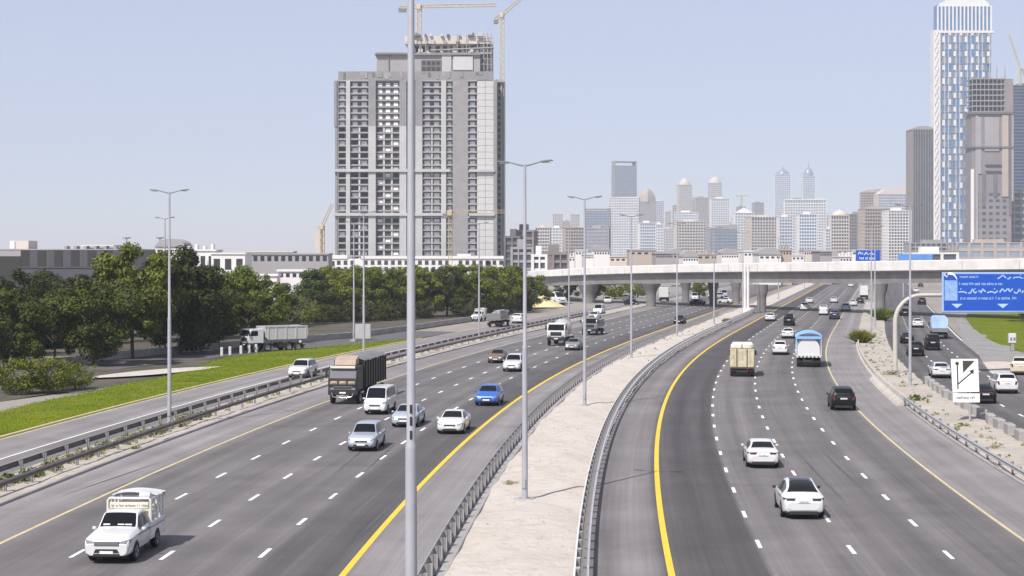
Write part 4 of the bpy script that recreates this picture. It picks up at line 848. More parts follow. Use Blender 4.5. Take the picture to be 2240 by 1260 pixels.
pier(1424, 671, 5.3, 1.1); pier(1288, 662, 4.4, 1.6, 2.6); pier(1666, 683, 5.7, .95, 1.3); pier(1926, 691, 6.25, .9, 1.4); pier(1610, 664, 5.7, .9, 1.3); pier(1500, 660, 5.4, .9, 1.6); pier(1560, 668, 5.6, .9, 1.3)
# white column in the median before the bridge
t = thing('column', 'thick white twin-tube column in the median before the overpass', 'column', (*G(1633, 686), 0))
for s in (-.32, .32):
    mb = MB(); mb.lathe([(0, 0), (.3, 0), (.28, 9.6), (0, 9.6)], 14, (s, 0, 0)); mb.build('tube', CONCW, t, 40)
mb = MB(); mb.bev(-.8, .8, -.6, .6, -.1, 1.1, .1); mb.build('base', CONCW, t)

# ------------------------------------------------------------------ signs
sg = thing('sign_gantry', 'large blue direction sign on a curved white cantilever pipe', 'road sign', (38.4, 169.5, 0))
mb = MB(); path = [(0, 0, 0), (0, 0, 5.2)] + [(2.6 - 2.6 * math.cos(a), 0, 5.2 + 2.7 * math.sin(a)) for a in np.linspace(.15, math.pi / 2, 8)] + [(9.5, 0, 7.95)]
mb.tube(path, .24, 12, .17); mb.build('post', mat('cream_pipe', (.46, .43, .39), rough=.5, var=.1), sg, 50)
mb = MB(); mb.bev(-.7, .7, -.7, .7, -.1, .35, .05); mb.build('footing', CONC, sg)
mb = MB(); mb.bev(4.6, 13.6, -.36, -.26, 6.22, 10.2, .03); mb.build('sign_frame', mat('sign_edge', (.30, .45, .70), rough=.5), sg)
mb = MB(); mb.box(4.78, 13.42, -.38, -.362, 6.36, 10.02); bo = mb.build('sign_board', SIGNB, sg)
lt = MB(); yy = -.386
def sx(px): return (px - 2068) / 170 * 8.75 + 4.7
def sz(py): return 6.22 + (680 - py) / 83 * 3.98
for (x0, x1, y0, y1, ar, sd) in ((2174, 2200, 613, 602, 1, 1), (2204, 2231, 611, 601, 1, 2), (2101, 2137, 609, 604, 0, 3), (2100, 2184, 624, 618, 0, 4), (2098, 2174, 642, 630, 1, 5), (2178, 2231, 642, 630, 1, 6), (2102, 2112, 654, 648, 0, 7), (2115, 2200, 654, 648, 0, 8), (2203, 2212, 654, 648, 0, 9)):
    glyphs(lt, sx(x0), sx(x1), sz(y0), sz(y1), yy, 40 + sd, arabic=bool(ar))
for cx in (2095, 2184):
    lt.add([(sx(cx - 11), yy, sz(663)), (sx(cx + 11), yy, sz(663)), (sx(cx), yy, sz(672))], [(0, 1, 2)])
lt.build('lettering', mat('sign_letter', (.40, .55, .80), rough=.5), bo)
mb = MB(); ctr = [(2073, 602), (2080, 599), (2087, 600), (2092, 605), (2095, 611)]
for (ax, ay), (bx, by) in zip(ctr[:-1], ctr[1:]): mb.add([(sx(ax), yy, sz(ay + 3)), (sx(bx), yy, sz(by + 3)), (sx(bx), yy, sz(by - 2)), (sx(ax), yy, sz(ay - 2))], [(0, 1, 2, 3)])
mb.add([(sx(2069), yy, sz(603)), (sx(2076), yy, sz(608)), (sx(2077), yy, sz(598))], [(0, 1, 2)]); mb.build('arrow', SIGNW, bo)
mb = MB(); mb.box(sx(2071), sx(2096), -.386, -.383, sz(656), sz(614)); mb.build('pictogram_panel', mat('sign_pale_blue', (.24, .40, .66), rough=.5, var=.25, vscale=2), bo)
mb = MB(); mb.box(4.6, 13.6, -.3, -.1, 6.08, 6.2); mb.build('catwalk', GALV, sg)

ls = thing('lane_split_sign', 'white lane split warning sign with two black arrows and text plate', 'road sign', (32.8, 120.6, 0), -.02)
mb = MB(); mb.tube([(-.15, 0, 0), (-.15, 0, 4.4)], .07, 8); mb.build('post', POLEM, ls, 50)
def lx(px): return (px - 2126) / 30.7
def lz(py): return 12 - (py - 556) / 30.7
mb = MB(); mb.add([(lx(2079), -.09, lz(785)), (lx(2137), -.09, lz(785)), (lx(2141), -.09, lz(857)), (lx(2083), -.09, lz(858))], [(0, 3, 2, 1)])
mb = MB(); P4 = [(lx(2083), lz(858)), (lx(2141), lz(857)), (lx(2138), lz(785)), (lx(2079), lz(785))]; mb.prism(P4, -.12, -.08, 'y'); bd = mb.build('sign_board', SIGNW, ls)
mb = MB(); mb.prism([(lx(2084), lz(880)), (lx(2142), lz(880)), (lx(2142), lz(860.5)), (lx(2083.5), lz(860.5))], -.12, -.08, 'y'); pl = mb.build('text_plate', SIGNW, ls)
mb = MB(); glyphs(mb, lx(2092), lx(2132), lz(873), lz(866), -.125, 77); mb.build('lettering', INK, pl)
mb = MB(); f = lambda a, b2, w0: (lambda d: [(a[0] + d[1], -.125, a[1] - d[0]), (b2[0] + d[1], -.125, b2[1] - d[0]), (b2[0] - d[1], -.125, b2[1] + d[0]), (a[0] - d[1], -.125, a[1] + d[0])])((Vector(b2) - Vector(a)).normalized() * w0)
mb.add(f((lx(2094.5), lz(851)), (lx(2093), lz(798)), .045), [(0, 1, 2, 3)]); n = 10
mb.add([(lx(2092.5) + .13 * math.cos(a), -.125, lz(795) + .13 * math.sin(a)) for a in np.linspace(0, 2 * math.pi, n, False)], [tuple(range(n))])
mb.add(f((lx(2095), lz(840)), (lx(2124), lz(815)), .045), [(0, 1, 2, 3)]); mb.add([(lx(2129), -.125, lz(808)), (lx(2119), -.125, lz(811)), (lx(2128), -.125, lz(819))], [(0, 1, 2)]); mb.build('arrow', INK, bd)
mb = MB(); mb.add([(lx(2104.5), -.124, lz(789)), (lx(2131), -.124, lz(789)), (lx(2105.5), -.124, lz(816))], [(0, 1, 2)]); mb.build('dark_triangle', mat('sign_olive', (.055, .05, .035), rough=.5), bd)

def board(name, label, cat, x0, x1, z0, z1, d, m, posts=True, mark=0):
    X0, Z1 = ZX(x0, z0, d); X1, Z0 = ZX(x1, z1, d)
    t = thing(name, label, cat, ((X0 + X1) / 2, d, 0)); h = (X1 - X0) / 2
    mb = MB(); mb.bev(-h, h, -.1, .1, Z0, Z1, .03); b = mb.build('board', m, t)
    if mark: mb = MB(); glyphs(mb, -h * .8, h * .5, Z0 + (Z1 - Z0) * .55, Z1 - (Z1 - Z0) * .15, -.11, mark, arabic=True); glyphs(mb, -h * .7, h * .6, Z0 + (Z1 - Z0) * .15, Z0 + (Z1 - Z0) * .38, -.11, mark + 1); mb.build('lettering', SIGNW, b)
    for s in (-.7, .7): mb = MB(); mb.tube([(s * h, .12, 0), (s * h, .12, Z1)], .1 if d < 300 else .2, 8); mb.build('post', POLEM, t)
    return t
board('white_board', 'white roadside board between two lamp posts before the trees', 'sign board', 777, 812, 709, 741, 236, mat('grey_board', (.42, .41, .41), rough=.6, var=.15, vscale=1))
board('direction_sign', 'small blue direction sign standing beyond the overpass', 'road sign', 1872, 1925, 547, 571, 430, SIGNB, True, 90)
board('hoarding', 'long low blue hoarding beyond the overpass below the towers', 'hoarding', 1965, 2040, 556, 574, 470, mat('hoarding_blue', (.10, .25, .58), rough=.6, var=.25, vscale=.3))
x, y = G(2214, 768); t = thing('utility_cabinet', 'small white utility cabinet on a stand beside the right lawn', 'cabinet', (x, y, .1))
mb = MB(); mb.bev(-.45, .45, -.3, .3, .9, 2.1, .08); c = mb.build('cabinet', PW, t); mb = MB(); mb.box(-.2, .2, -.2, .2, 0, .9); mb.build('stand', CONC, t)
for s in (-.2, .2): mb = MB(); mb.box(s - .13, s + .13, -.315, -.302, 1.2, 1.6); mb.build('vent', PGREY, c)

# ------------------------------------------------------------------ vegetation
def leafmat(name, c, v=.35):
    m, t, b = newmat(name); N = t.nodes.new; L = t.links.new
    at = N('ShaderNodeAttribute'); at.attribute_name = 'tint'; at.attribute_type = 'GEOMETRY'
    oi = N('ShaderNodeObjectInfo')
    hs = N('ShaderNodeHueSaturation'); hs.inputs['Color'].default_value = (*c, 1)
    r = N('ShaderNodeMapRange'); r.inputs[3].default_value = 1 - v; r.inputs[4].default_value = 1 + v; L(at.outputs['Fac'], r.inputs[0]); L(r.outputs[0], hs.inputs['Value'])
    r2 = N('ShaderNodeMapRange'); r2.inputs[3].default_value = .485; r2.inputs[4].default_value = .515; L(oi.outputs['Random'], r2.inputs[0]); L(r2.outputs[0], hs.inputs['Hue'])
    L(hs.outputs[0], b.inputs['Base Color']); b.inputs['Roughness'].default_value = .6; b.inputs['Specular IOR Level'].default_value = .2
    b.inputs['Transmission Weight'].default_value = 0
    tr = N('ShaderNodeBsdfTranslucent'); L(hs.outputs[0], tr.inputs[0]); ms = N('ShaderNodeMixShader'); ms.inputs[0].default_value = .10
    L(b.outputs[0], ms.inputs[1]); L(tr.outputs[0], ms.inputs[2]); L(ms.outputs[0], t.nodes['Material Output'].inputs[0])
    return m
LEAF1 = leafmat('leaf_dark', (.033, .042, .006)); LEAF2 = leafmat('leaf_olive', (.104, .128, .013)); LEAF3 = leafmat('leaf_bright', (.130, .150, .015)); LEAF4 = leafmat('leaf_dry', (.20, .19, .08))
LEAF6 = leafmat('leaf_fresh', (.135, .158, .016))
LEAF5 = leafmat('leaf_mid', (.058, .073, .009))
def leaves(clumps, per, size, rng, m, name, droop=0.0, aspect=1.6):
    """leaf-sized faces spread through many clumps (centre, radius)"""
    vs, fs, tints = [], [], []
    for (c, r) in clumps:
        ct = rng.uniform(.1, .9)
        for _ in range(int(per * (r / 1.0) ** 2)):
            d = Vector((rng.gauss(0, 1), rng.gauss(0, 1), rng.gauss(0, 1))).normalized(); k = rng.random() ** .38
            p = Vector(c) + Vector((d.x * r, d.y * r, d.z * r * .75)) * k
            nrm = (d + Vector((rng.gauss(0, .55), rng.gauss(0, .55), rng.gauss(0, .55) + .35))).normalized()
            a = nrm.cross(Vector((rng.gauss(0, 1), rng.gauss(0, 1), rng.gauss(0, 1) - droop * 3))).normalized(); b2 = nrm.cross(a)
            s = size * rng.uniform(.6, 1.35); a = a * s * aspect * .5; b2 = b2 * s * .5
            o = len(vs); vs += [p - a, p + b2 * .9, p + a, p - b2 * .9]; fs.append((o, o + 1, o + 2, o + 3)); tints.append(min(1, max(0, ct + rng.gauss(0, .22))))
    me = bpy.data.meshes.new(name); me.from_pydata([tuple(v) for v in vs], [], fs); me.materials.append(m)
    at = me.attributes.new('tint', 'FLOAT', 'FACE'); at.data.foreach_set('value', tints)
    return me
def tree_meshes(seed, h, rx, rz0, m, nclump=46, per=60, size=.34, droop=0.0, shape='round', trunk_r=.22, lean=0.0):
    rng = random.Random(seed); tr = MB(); cl = []
    th = h * rng.uniform(.22, .32); top = Vector((lean, 0, th)); tr.tube([(0, 0, -.2), (lean * .4 + .08, .05, th * .5), tuple(top)], trunk_r, 8, trunk_r * .72)
    for i in range(rng.randint(5, 7)):
        a = i * 1.05 + rng.uniform(-.3, .3); R = rx * rng.uniform(.45, .8); e = Vector((math.cos(a) * R + lean, math.sin(a) * R, h * rng.uniform(.5, .85)))
        mid = top.lerp(e, .5) + Vector((0, 0, h * .05)); tr.tube([tuple(top), tuple(mid), tuple(e)], trunk_r * .5, 6, .04)
        for k in range(2): f = mid.lerp(e, .4 + .3 * k); g2 = f + Vector((rng.gauss(0, .8), rng.gauss(0, .8), rng.uniform(.3, 1.2))); tr.tube([tuple(f), tuple(g2)], .05, 5, .02)
    for i in range(nclump):
        for _ in range(30):
            x, y, z = rng.uniform(-1, 1), rng.uniform(-1, 1), rng.uniform(-1, 1)
            q = x * x + y * y + z * z
            if .22 < q < 1.0: break
        zz = rz0 * h + (1 - rz0) * h * (z * .5 + .5)
        wid = 1.0 if shape == 'round' else (1.15 - .55 * (z * .5 + .5))
        if shape == 'umbrella': wid = .65 + .5 * (z * .5 + .5)
        cl.append(((x * rx * wid + lean, y * rx * wid, zz * .94), rng.choice([.55, .75, .95, 1.2, 1.5]) * rng.uniform(.85, 1.1) * rx / 4.4))
    tm = tr.mesh('trunk', BARK, 50); return tm, leaves(cl, per, size, rng, m, 'crown', droop)
TV = [tree_meshes(1, 12, 5.6, .10, LEAF1, 70, 210, .24), tree_meshes(2, 11.5, 5.2, .08, LEAF1, 62, 215, .23, shape='cone'), tree_meshes(3, 12.5, 5.9, .16, LEAF1, 66, 210, .24, shape='umbrella'), tree_meshes(4, 9.5, 4.3, .06, LEAF2, 56, 230, .20, .9, 'cone'), tree_meshes(5, 9.8, 4.4, .10, LEAF2, 54, 230, .20, .9), tree_meshes(6, 4.2, 2.9, .05, LEAF3, 40, 210, .14, 0, 'umbrella', .11)]
def tree(var, x, y, s, rz, label, group, sz=1.0, name='tree', leaf=None):
    t = thing(name, label, 'tree', (x, y, 0), rz, group, (s, s, s * sz)); link('trunk', TV[var][0], t); c = link('crown', TV[var][1], t)
    if leaf: c.material_slots[0].link = 'OBJECT'; c.material_slots[0].material = leaf
    return t
BELT = 'trees of the left belt'
# (photo x of the trunk, distance, variant, size, vertical stretch)
BT = [(20, 176, 1, 0.82, 0.95, 'dark tree at the left frame edge behind the bright hedge'), (120, 188, 0, 0.74, 0.92, 'second dark tree from the left frame edge'), (205, 182, 2, 0.84, 0.95, 'dark tree whose crown slopes down to the left, before the striped hall'), (290, 196, 0, 1.08, 1.06, 'tallest dark tree with bright top, left of the near left lamp post'), (395, 204, 1, 1.12, 1.06, 'dark tree right behind the near left lamp post'), (470, 214, 2, 0.82, 0.82, 'broad dark tree above the dump truck cab'), (545, 226, 0, 0.98, 0.92, 'dark tree above the dump truck body'), (60, 215, 2, 0.90, 0.95, 'grey-green tree farther back below the striped hall'), (170, 225, 1, 0.90, 0.95, 'dark tree filling the gap behind the sloping crown'), (340, 232, 0, 1.00, 0.98, 'dark tree filling the gap behind the lamp post'), (440, 240, 1, 1.00, 0.90, 'dark tree farther back between lamp post and dump truck'), (610, 262, 3, 0.75, 0.72, 'small olive tree right of the dump truck'),
 (655, 285, 5, 1.35, 0.96, 'bright yellow-green young tree in the gap right of the dump truck'), (690, 300, 3, 1.10, 0.92, 'feathery olive tree left of the twin poles'), (745, 306, 4, 1.15, 0.92, 'feathery olive tree behind the white roadside board'), (808, 312, 3, 1.12, 0.92, 'feathery olive tree right of the twin poles'), (860, 318, 4, 1.12, 0.92, 'feathery olive tree just left of the close grey post'), (925, 322, 3, 1.10, 0.92, 'feathery olive tree just right of the close grey post'), (978, 330, 4, 1.15, 0.92, 'olive tree above the pale gaps between trunks'), (1040, 338, 3, 1.10, 0.85, 'olive tree behind the thin lamp post'), (1090, 345, 4, 1.18, 0.88, 'dense olive tree left of the tall double-arm lamp'), (1130, 355, 3, 1.15, 0.88, 'dense olive tree behind the tall double-arm lamp'), (1163, 372, 4, 1.00, 0.79, 'last tree of the belt, ending at the overpass')]
BT += [(715, 340, 4, 1.20, 0.84, 'olive tree in the back row left of the twin poles'), (775, 345, 3, 1.25, 0.84, 'olive tree in the back row behind the twin poles'), (835, 352, 4, 1.20, 0.84, 'olive tree in the back row near the close grey post'), (905, 358, 3, 1.25, 0.84, 'olive tree in the back row hidden by the close grey post'), (952, 362, 4, 1.20, 0.84, 'olive tree in the back row below the yellow crane'), (1012, 370, 3, 1.25, 0.84, 'olive tree in the back row left of the thin lamp post'), (1068, 376, 4, 1.25, 0.84, 'olive tree in the back row right of the thin lamp post'), (1110, 384, 3, 1.20, 0.84, 'olive tree in the back row left of the tall double-arm lamp'), (500, 262, 1, 1.00, 0.82, 'dark tree in the back row above the dump truck'), (585, 275, 0, 0.85, 0.80, 'dark tree in the back row right of the dump truck'), (250, 246, 0, 1.00, 0.90, 'dark tree in the back row below the striped hall end'), (-10, 200, 0, 0.85, 0.90, 'dark tree cut by the left frame edge')]
for i, (px, d, v, s, sz, lb) in enumerate(BT): tree(v, (px - 1120) * d / FPX, d, s, i * 1.3, lb, BELT, sz, leaf={290: LEAF2, 205: LEAF5, 545: LEAF2, 20: LEAF5, 690: LEAF5, 745: LEAF6, 925: LEAF6, 978: LEAF5, 1130: LEAF5, 1090: LEAF6, 470: LEAF5}.get(px))
for i, (px, py, s, lb) in enumerate(((40, 862, .95, 'bright green bushy small tree at the left frame edge'), (110, 858, .9, 'bright green bushy small tree with pale thin trunk'), (165, 850, .7, 'low bright green bush at the end of the hedge'))):
    x, y = G(px, py); tree(5, x, y, s, i * 2.1, lb, 'bright bushes on the left', .9)
for i, (px, d, s) in enumerate(((700, 292, 1.1), (742, 298, .9), (790, 300, 1.15), (838, 306, 1.0), (872, 310, 1.1), (930, 316, 1.05), (1015, 326, 1.2), (1062, 334, 1.0), (1100, 338, 1.2), (1145, 350, 1.2), (620, 250, 1.0), (580, 240, .9))):  # dark shrubs added to deepen the shade beneath the trees
    tree(5, (px - 1120) * d / FPX, d, s, i * 1.7, ('added low dark shrub deepening the shade at the foot of the tree belt, %s from the overpass end' % ordinal(9 - i)) if i < 10 else ('added dark shrub close behind the dump truck body' if i == 10 else 'added dark shrub behind the dump truck tail'), 'shrubs added for shade under the tree belt', .85, name='shrub', leaf=LEAF1 if i % 3 else LEAF5)
for px, d, v, s, lb in ((1240, 440, 3, .8, 'dark tree beneath the left end of the overpass'), (1345, 455, 5, 1.7, 'bright green tree seen beneath the overpass'), (1300, 430, 4, .62, 'dark tree beside the wide left pier'), (1395, 470, 5, 1.5, 'bright bush right of the first street lamp beneath the overpass'), (1530, 450, 4, .6, 'dark small tree beneath the overpass middle'), (2235, 300, 4, .7, 'dark tree behind the right lawn below the blue sign')):
    tree(v, (px - 1120) * d / FPX, d, s, px * .1, lb, 'trees near the overpass')
# spiky bushes on the verges
def spiky(seed, h, n=150, m=LEAF2):
    rng = random.Random(seed); vs, fs, ti = [], [], []
    for _ in range(n):
        a = rng.uniform(0, 2 * math.pi); el = rng.uniform(.55, 1.52); L = h * rng.uniform(.55, 1.05); d = Vector((math.cos(a) * math.cos(el), math.sin(a) * math.cos(el), math.sin(el)))
        sd = d.cross(Vector((0, 0, 1))).normalized() * h * .010; b0 = Vector((rng.gauss(0, .11) * h, rng.gauss(0, .11) * h, 0)); m1 = b0 + d * L * .6; e = b0 + d * L + Vector((d.x, d.y, -.6)) * h * .12
        o = len(vs); vs += [b0 - sd, b0 + sd, m1 + sd, e, m1 - sd]; fs.append((o, o + 1, o + 2, o + 3, o + 4)); ti.append(rng.random())
    me = bpy.data.meshes.new('fronds'); me.from_pydata([tuple(v) for v in vs], [], fs); me.materials.append(m)
    at = me.attributes.new('tint', 'FLOAT', 'FACE'); at.data.foreach_set('value', ti); return me
SPK = [spiky(3, 2.7, 700, LEAF3), spiky(4, 1.7, 420, LEAF4)]
for px, py, k, s, lb in ((1884, 752, 0, .85, 'spiky palm-like bush at the start of the right parapet'), (1929, 702, 0, 1.05, 'spiky bush at the foot of the right overpass pier'), (1590, 708, 1, .7, 'dry low bush in the median before the overpass')):
    x, y = G(px, py); t = thing('bush', lb, 'bush', (x, y, 0.03), px, 'bushes on the verges', s); link('fronds', SPK[k], t)
def weed_mesh(seed, r, h, n, m):
    rng = random.Random(seed); return leaves([((rng.gauss(0, r * .22), rng.gauss(0, r * .22), h * .35), r * rng.uniform(.5, .8)) for _ in range(4)], n, .16, rng, m, 'weed')
WEED = [weed_mesh(1, .8, .5, 120, LEAF2), weed_mesh(2, .6, .4, 130, LEAF4), weed_mesh(3, 1.1, .45, 100, LEAF4)]
WD = [(2003, 878, 0, 1.3, 'low green weed patch at the end of the white parapet'), (2107, 938, 1, 1.2, 'olive weed patch at the foot of the lane split sign'), (2178, 982, 2, .5, 'small dry weed beside the right guardrail'), (1945, 822, 2, 1.0, 'dry weed patch near the gantry post'), (1120, 1062, 2, .55, 'dry yellow tuft in the median left of the lamp base'), (15, 1060, 0, 1.4, 'dark weed clump at the left frame edge behind the rail'), (75, 1045, 0, 1.2, 'weed clump on the left verge near the frame edge'), (160, 1010, 1, 1.2, 'olive weed clump on the left verge'), (225, 985, 1, 1.2, 'dry weed clump on the left verge'), (290, 962, 0, .9, 'weed clump left of the near left lamp post'), (295, 985, 0, .6, 'small dark bush before the left guardrail')]
for px, py, k, s, lb in WD:
    x, y = G(px, py); link('weed', WEED[k], None, (x, y, .02), px * .3, lb, 'weed', 'weeds on the verges', scale=(s, s, s * .8))
rng = random.Random(12); cl = []
for _ in range(150):
    y = rng.uniform(80, 300); cl.append(((C(y) + rng.uniform(-34.2, -33.0), y, .15), rng.uniform(.12, .38)))
for _ in range(130):
    y = rng.uniform(78, 125); cl.append(((C(y) + rng.uniform(-34.3, -33.0), y, .2), rng.uniform(.2, .55)))
for _ in range(130):
    y = rng.uniform(90, 260); cl.append(((C(y) + rng.uniform(19.6, 22.8), y, .12), rng.uniform(.08, .3)))
for _ in range(60):
    y = rng.uniform(180, 320); cl.append(((C(y) + rng.uniform(-8.4, -3.8), y, .2), rng.uniform(.06, .2)))
link('scrub', leaves(cl, 260, .13, rng, LEAF4, 'scrub'), kind='stuff', label='sparse dry scrub on the sandy verges')
# grass blades on the lawns
vs, fs, ti = [], [], []
for _ in range(30000):
    r0 = rng.choice(lawn_rows); p = Vector(r0[rng.randint(0, 8)]) + Vector((rng.uniform(-.6, .6), rng.uniform(-.75, .75), 0)); 
    h = rng.uniform(.02, .07); a = rng.uniform(0, 6.3); o = len(vs); dx, dy = math.cos(a) * .05, math.sin(a) * .05
    if p.x > C(p.y) - 43.0: continue
    vs += [(p.x - dx, p.y - dy, p.z - .02), (p.x + dx, p.y + dy, p.z - .02), (p.x + rng.gauss(0, .05), p.y + rng.gauss(0, .05), p.z + h)]; fs.append((o, o + 1, o + 2)); ti.append(rng.random())
me = bpy.data.meshes.new('grass'); me.from_pydata(vs, [], fs); me.materials.append(leafmat('grass_blade', (.15, .195, .008))); at = me.attributes.new('tint', 'FLOAT', 'FACE'); at.data.foreach_set('value', ti)
link('grass', me, kind='stuff', label='short green grass on the wedge between the left roads')
# pebbles on the median sand
pb = MB(); rp = random.Random(8)
for _ in range(420):
    y = rp.uniform(58, 170); o = rp.uniform(-8.3, -3.9); r = rp.uniform(.025, .085); x = C(y) + o; z = medz(o, y)
    pb.add([(x - r, y - r * .7, z - .01), (x + r, y - r * .8, z - .01), (x + r * .8, y + r, z - .01), (x - r * .9, y + r * .8, z - .01), (x + r * .1, y, z + r * .8)], [(0, 1, 4), (1, 2, 4), (2, 3, 4), (3, 0, 4)])
pb.build('gravel', ground_mat('pebble', (.30, .27, .24), (.42, .38, .34), (.2, .18, .16), 2, 8), kind='stuff', label='scattered pebbles on the sandy median')
# bollards along the far slip road, sand heap
bo = MB(); bo.bev(-.14, .14, -.14, .14, 0, 1.0, .04); BOL = bo.mesh('bollard', CONCW)
for k, px in enumerate((485, 503, 527, 545, 560, 595, 626, 657)):
    py = 779 - (px - 480) * .095; x, y = G(px, py); link('bollard', BOL, None, (x, y, .02), .4, 'pale bollard beside the dump truck, %s from the left' % ordinal(k), 'bollard', 'pale bollards along the far slip road')
hm = MB(); rows = []
for i in range(9):
    rr = i / 8; rows.append([(5.2 * rr * math.cos(a) * (1 + .12 * math.sin(3 * a)), 3.4 * rr * math.sin(a), 2.6 * (1 - rr) ** 1.2 + .15 * math.sin(5 * a) * rr * (1 - rr)) for a in np.linspace(0, 2 * math.pi, 19)])
hm.sheet(rows); x, y = G(1188, 671)
link('sand_heap', hm.mesh('sand_heap', ground_mat('yellow_sand', (.60, .50, .26), (.66, .56, .32), (.5, .42, .24), .4, 2)), None, (x, y, 0), 0, 'yellow sand heap at the left end of the overpass', 'sand heap')
# low wall of the far slip road
t = thing('barrier_wall', 'low grey barrier wall along the far slip road below the trees', 'wall')
for k in range(22):
    y0 = 176 + k * 5.6; y1 = y0 + 5.5; a = (SL(y0) - 8.5, y0 + 8.5 * .42); b2 = (SL(y1) - 8.5, y1 + 8.5 * .42); d = Vector((b2[0] - a[0], b2[1] - a[1])); L = d.length
    mb = MB(); mb.bev(0, L - .02, -.12, .12, 0, .85, .04); mb.build('panel', CONC, t, loc=(a[0], a[1], 0), rz=math.atan2(d.y, d.x))

# ------------------------------------------------------------------ buildings
WALL = {'cream': mat('wall_cream', (.56, .50, .445), .8, var=.08, vscale=.05), 'white': mat('wall_white', (.68, .66, .64), .75, var=.06, vscale=.05), 'tan': mat('wall_tan', (0.410, 0.344, 0.287), .8, var=.1, vscale=.05), 'grey': mat('wall_grey', (0.312, 0.295, 0.295), .8, var=.1, vscale=.05), 'brown': mat('wall_brown', (0.246, 0.213, 0.197), .8, var=.12, vscale=.05), 'dark': mat('wall_dark', (0.131, 0.127, 0.131), .8, var=.15, vscale=.1)}
GB = mat('facade_glass_blue', (.10, .19, .33), .25, spec=.6, var=.3, vscale=.08); GD = mat('facade_glass_dark', (.07, .08, .10), .25, spec=.6, var=.3, vscale=.08); GL = mat('facade_glass_pale', (.24, .28, .34), .3, var=.25, vscale=.08); GN = mat('facade_glass_navy', (.03, .055, .15), .2, spec=.6, var=.3, vscale=.1)
CRANE = mat('crane_paint', (.55, .47, .30), .6, var=.1); CRANEY = mat('crane_yellow', (.62, .46, .10), .6, var=.1)
def building(label, x0, x1, ytop, d, wall='cream', glass=GD, floor=3.6, pitch=5.0, depth=None, rz=0.0, crown=None, fins=True, bands=True, group='skyline towers', name='tower', ybase=None, sill=.35, taper=0.0):
    d = d * 1.6 if d >= 1000 else d
    X0, Z = ZX(x0, ytop, d); X1, _ = ZX(x1, ytop, d); hw = (X1 - X0) / 2; dp = (depth or (X1 - X0) * .8) / 2
    t = thing(name, label, 'building', ((X0 + X1) / 2, d + dp, 0), rz, group); W = WALL[wall]
    mb = MB(); mb.box(-hw + .5, hw - .5, -dp + .5, dp - .5, 0, Z - .6, taper * hw, taper * dp); mb.build('glazing', glass, t)
    if bands:
        mb = MB(); z = floor
        while z < Z - floor * .5:
            k = 1 - taper * z / Z; mb.box(-hw * k, hw * k, -dp * k, dp * k, z - floor * sill, z); z += floor
        mb.build('floor_bands', W, t)
    if fins:
        mb = MB(); n = max(2, int(2 * hw / pitch)); m2 = max(2, int(2 * dp / pitch)); fw = pitch * .16
        for i in range(n + 1):
            x = -hw + 2 * hw * i / n; e = fw if i in (0, n) else fw * .7
            xa, xb = max(-hw - .1, x - e), min(hw + .1, x + e)
            mb.box(xa, xb, -dp - .25, -dp + .7, 0, Z - .1, 0, 0)
        for i in range(m2 + 1):
            y = -dp + 2 * dp * i / m2
            for s in (-1, 1): mb.box(min(s * (hw + .22), s * (hw - .7)), max(s * (hw + .22), s * (hw - .7)), y - fw, y + fw, 0, Z - .12)
        if len(mb.f) // 6 > 14: mb.build('piers', W, t)
        else:
            for q in range(len(mb.f) // 6): p1 = MB(); p1.add(mb.v[q * 8:q * 8 + 8], [(0, 3, 2, 1), (4, 5, 6, 7), (0, 1, 5, 4), (1, 2, 6, 5), (2, 3, 7, 6), (3, 0, 4, 7)]); p1.build('pier', W, t)
    mb = MB(); mb.box(-hw - .3, hw + .3, -dp - .3, dp + .3, Z - 1.0, Z)
    if crown is None: mb.box(-hw * .45, hw * .3, -dp * .4, dp * .4, Z, Z + 3.2)
    mb.build('roof', W, t)
    if crown: 
        c = MB(); kd, h = crown[0], crown[1]
        if kd == 'dome': c.lathe([(hw * .85, 0), (hw * .82, h * .25), (hw * .66, h * .55), (hw * .38, h * .82), (hw * .10, h * .97), (1.0, h), (.6, h * 1.5), (0, h * 1.5)], 20, (0, 0, Z))
        if kd == 'ogive':
            c.lathe([(hw, -2), (hw * .98, h * .25), (hw * .85, h * .5), (hw * .6, h * .75), (hw * .25, h * .94), (0, h)], 4, (0, 0, Z))
        if kd == 'steps':
            for k in range(4): q = 1 - .2 * (k + 1); c.box(-hw * q, hw * q, -dp * q, dp * q, Z + h * k / 4, Z + h * (k + 1) / 4)
            c.box(-.5, .5, -.5, .5, Z + h, Z + h * 1.25)
        if kd == 'frame':
            e = 1.2
            for s in (-1, 1): c.box(s * (hw - e) - e, s * (hw - e) + e, -dp, dp, Z, Z + h)
            c.box(-hw, hw, -dp, dp, Z + h - 2, Z + h)
        if kd == 'slope': c.prism([(-hw, Z), (hw, Z), (hw, Z + h), (hw * .6, Z + h * .98), (-hw * .5, Z + h * .6)], -dp, dp, 'y')
        if kd == 'arc': c.prism([(-hw, Z), (hw, Z)] + [(hw * math.cos(a), Z + h * math.sin(a)) for a in np.linspace(.05, math.pi - .05, 12)], -dp, dp, 'y')
        c.build('crown', crown[2] if len(crown) > 2 else W, t, 40)
    return t
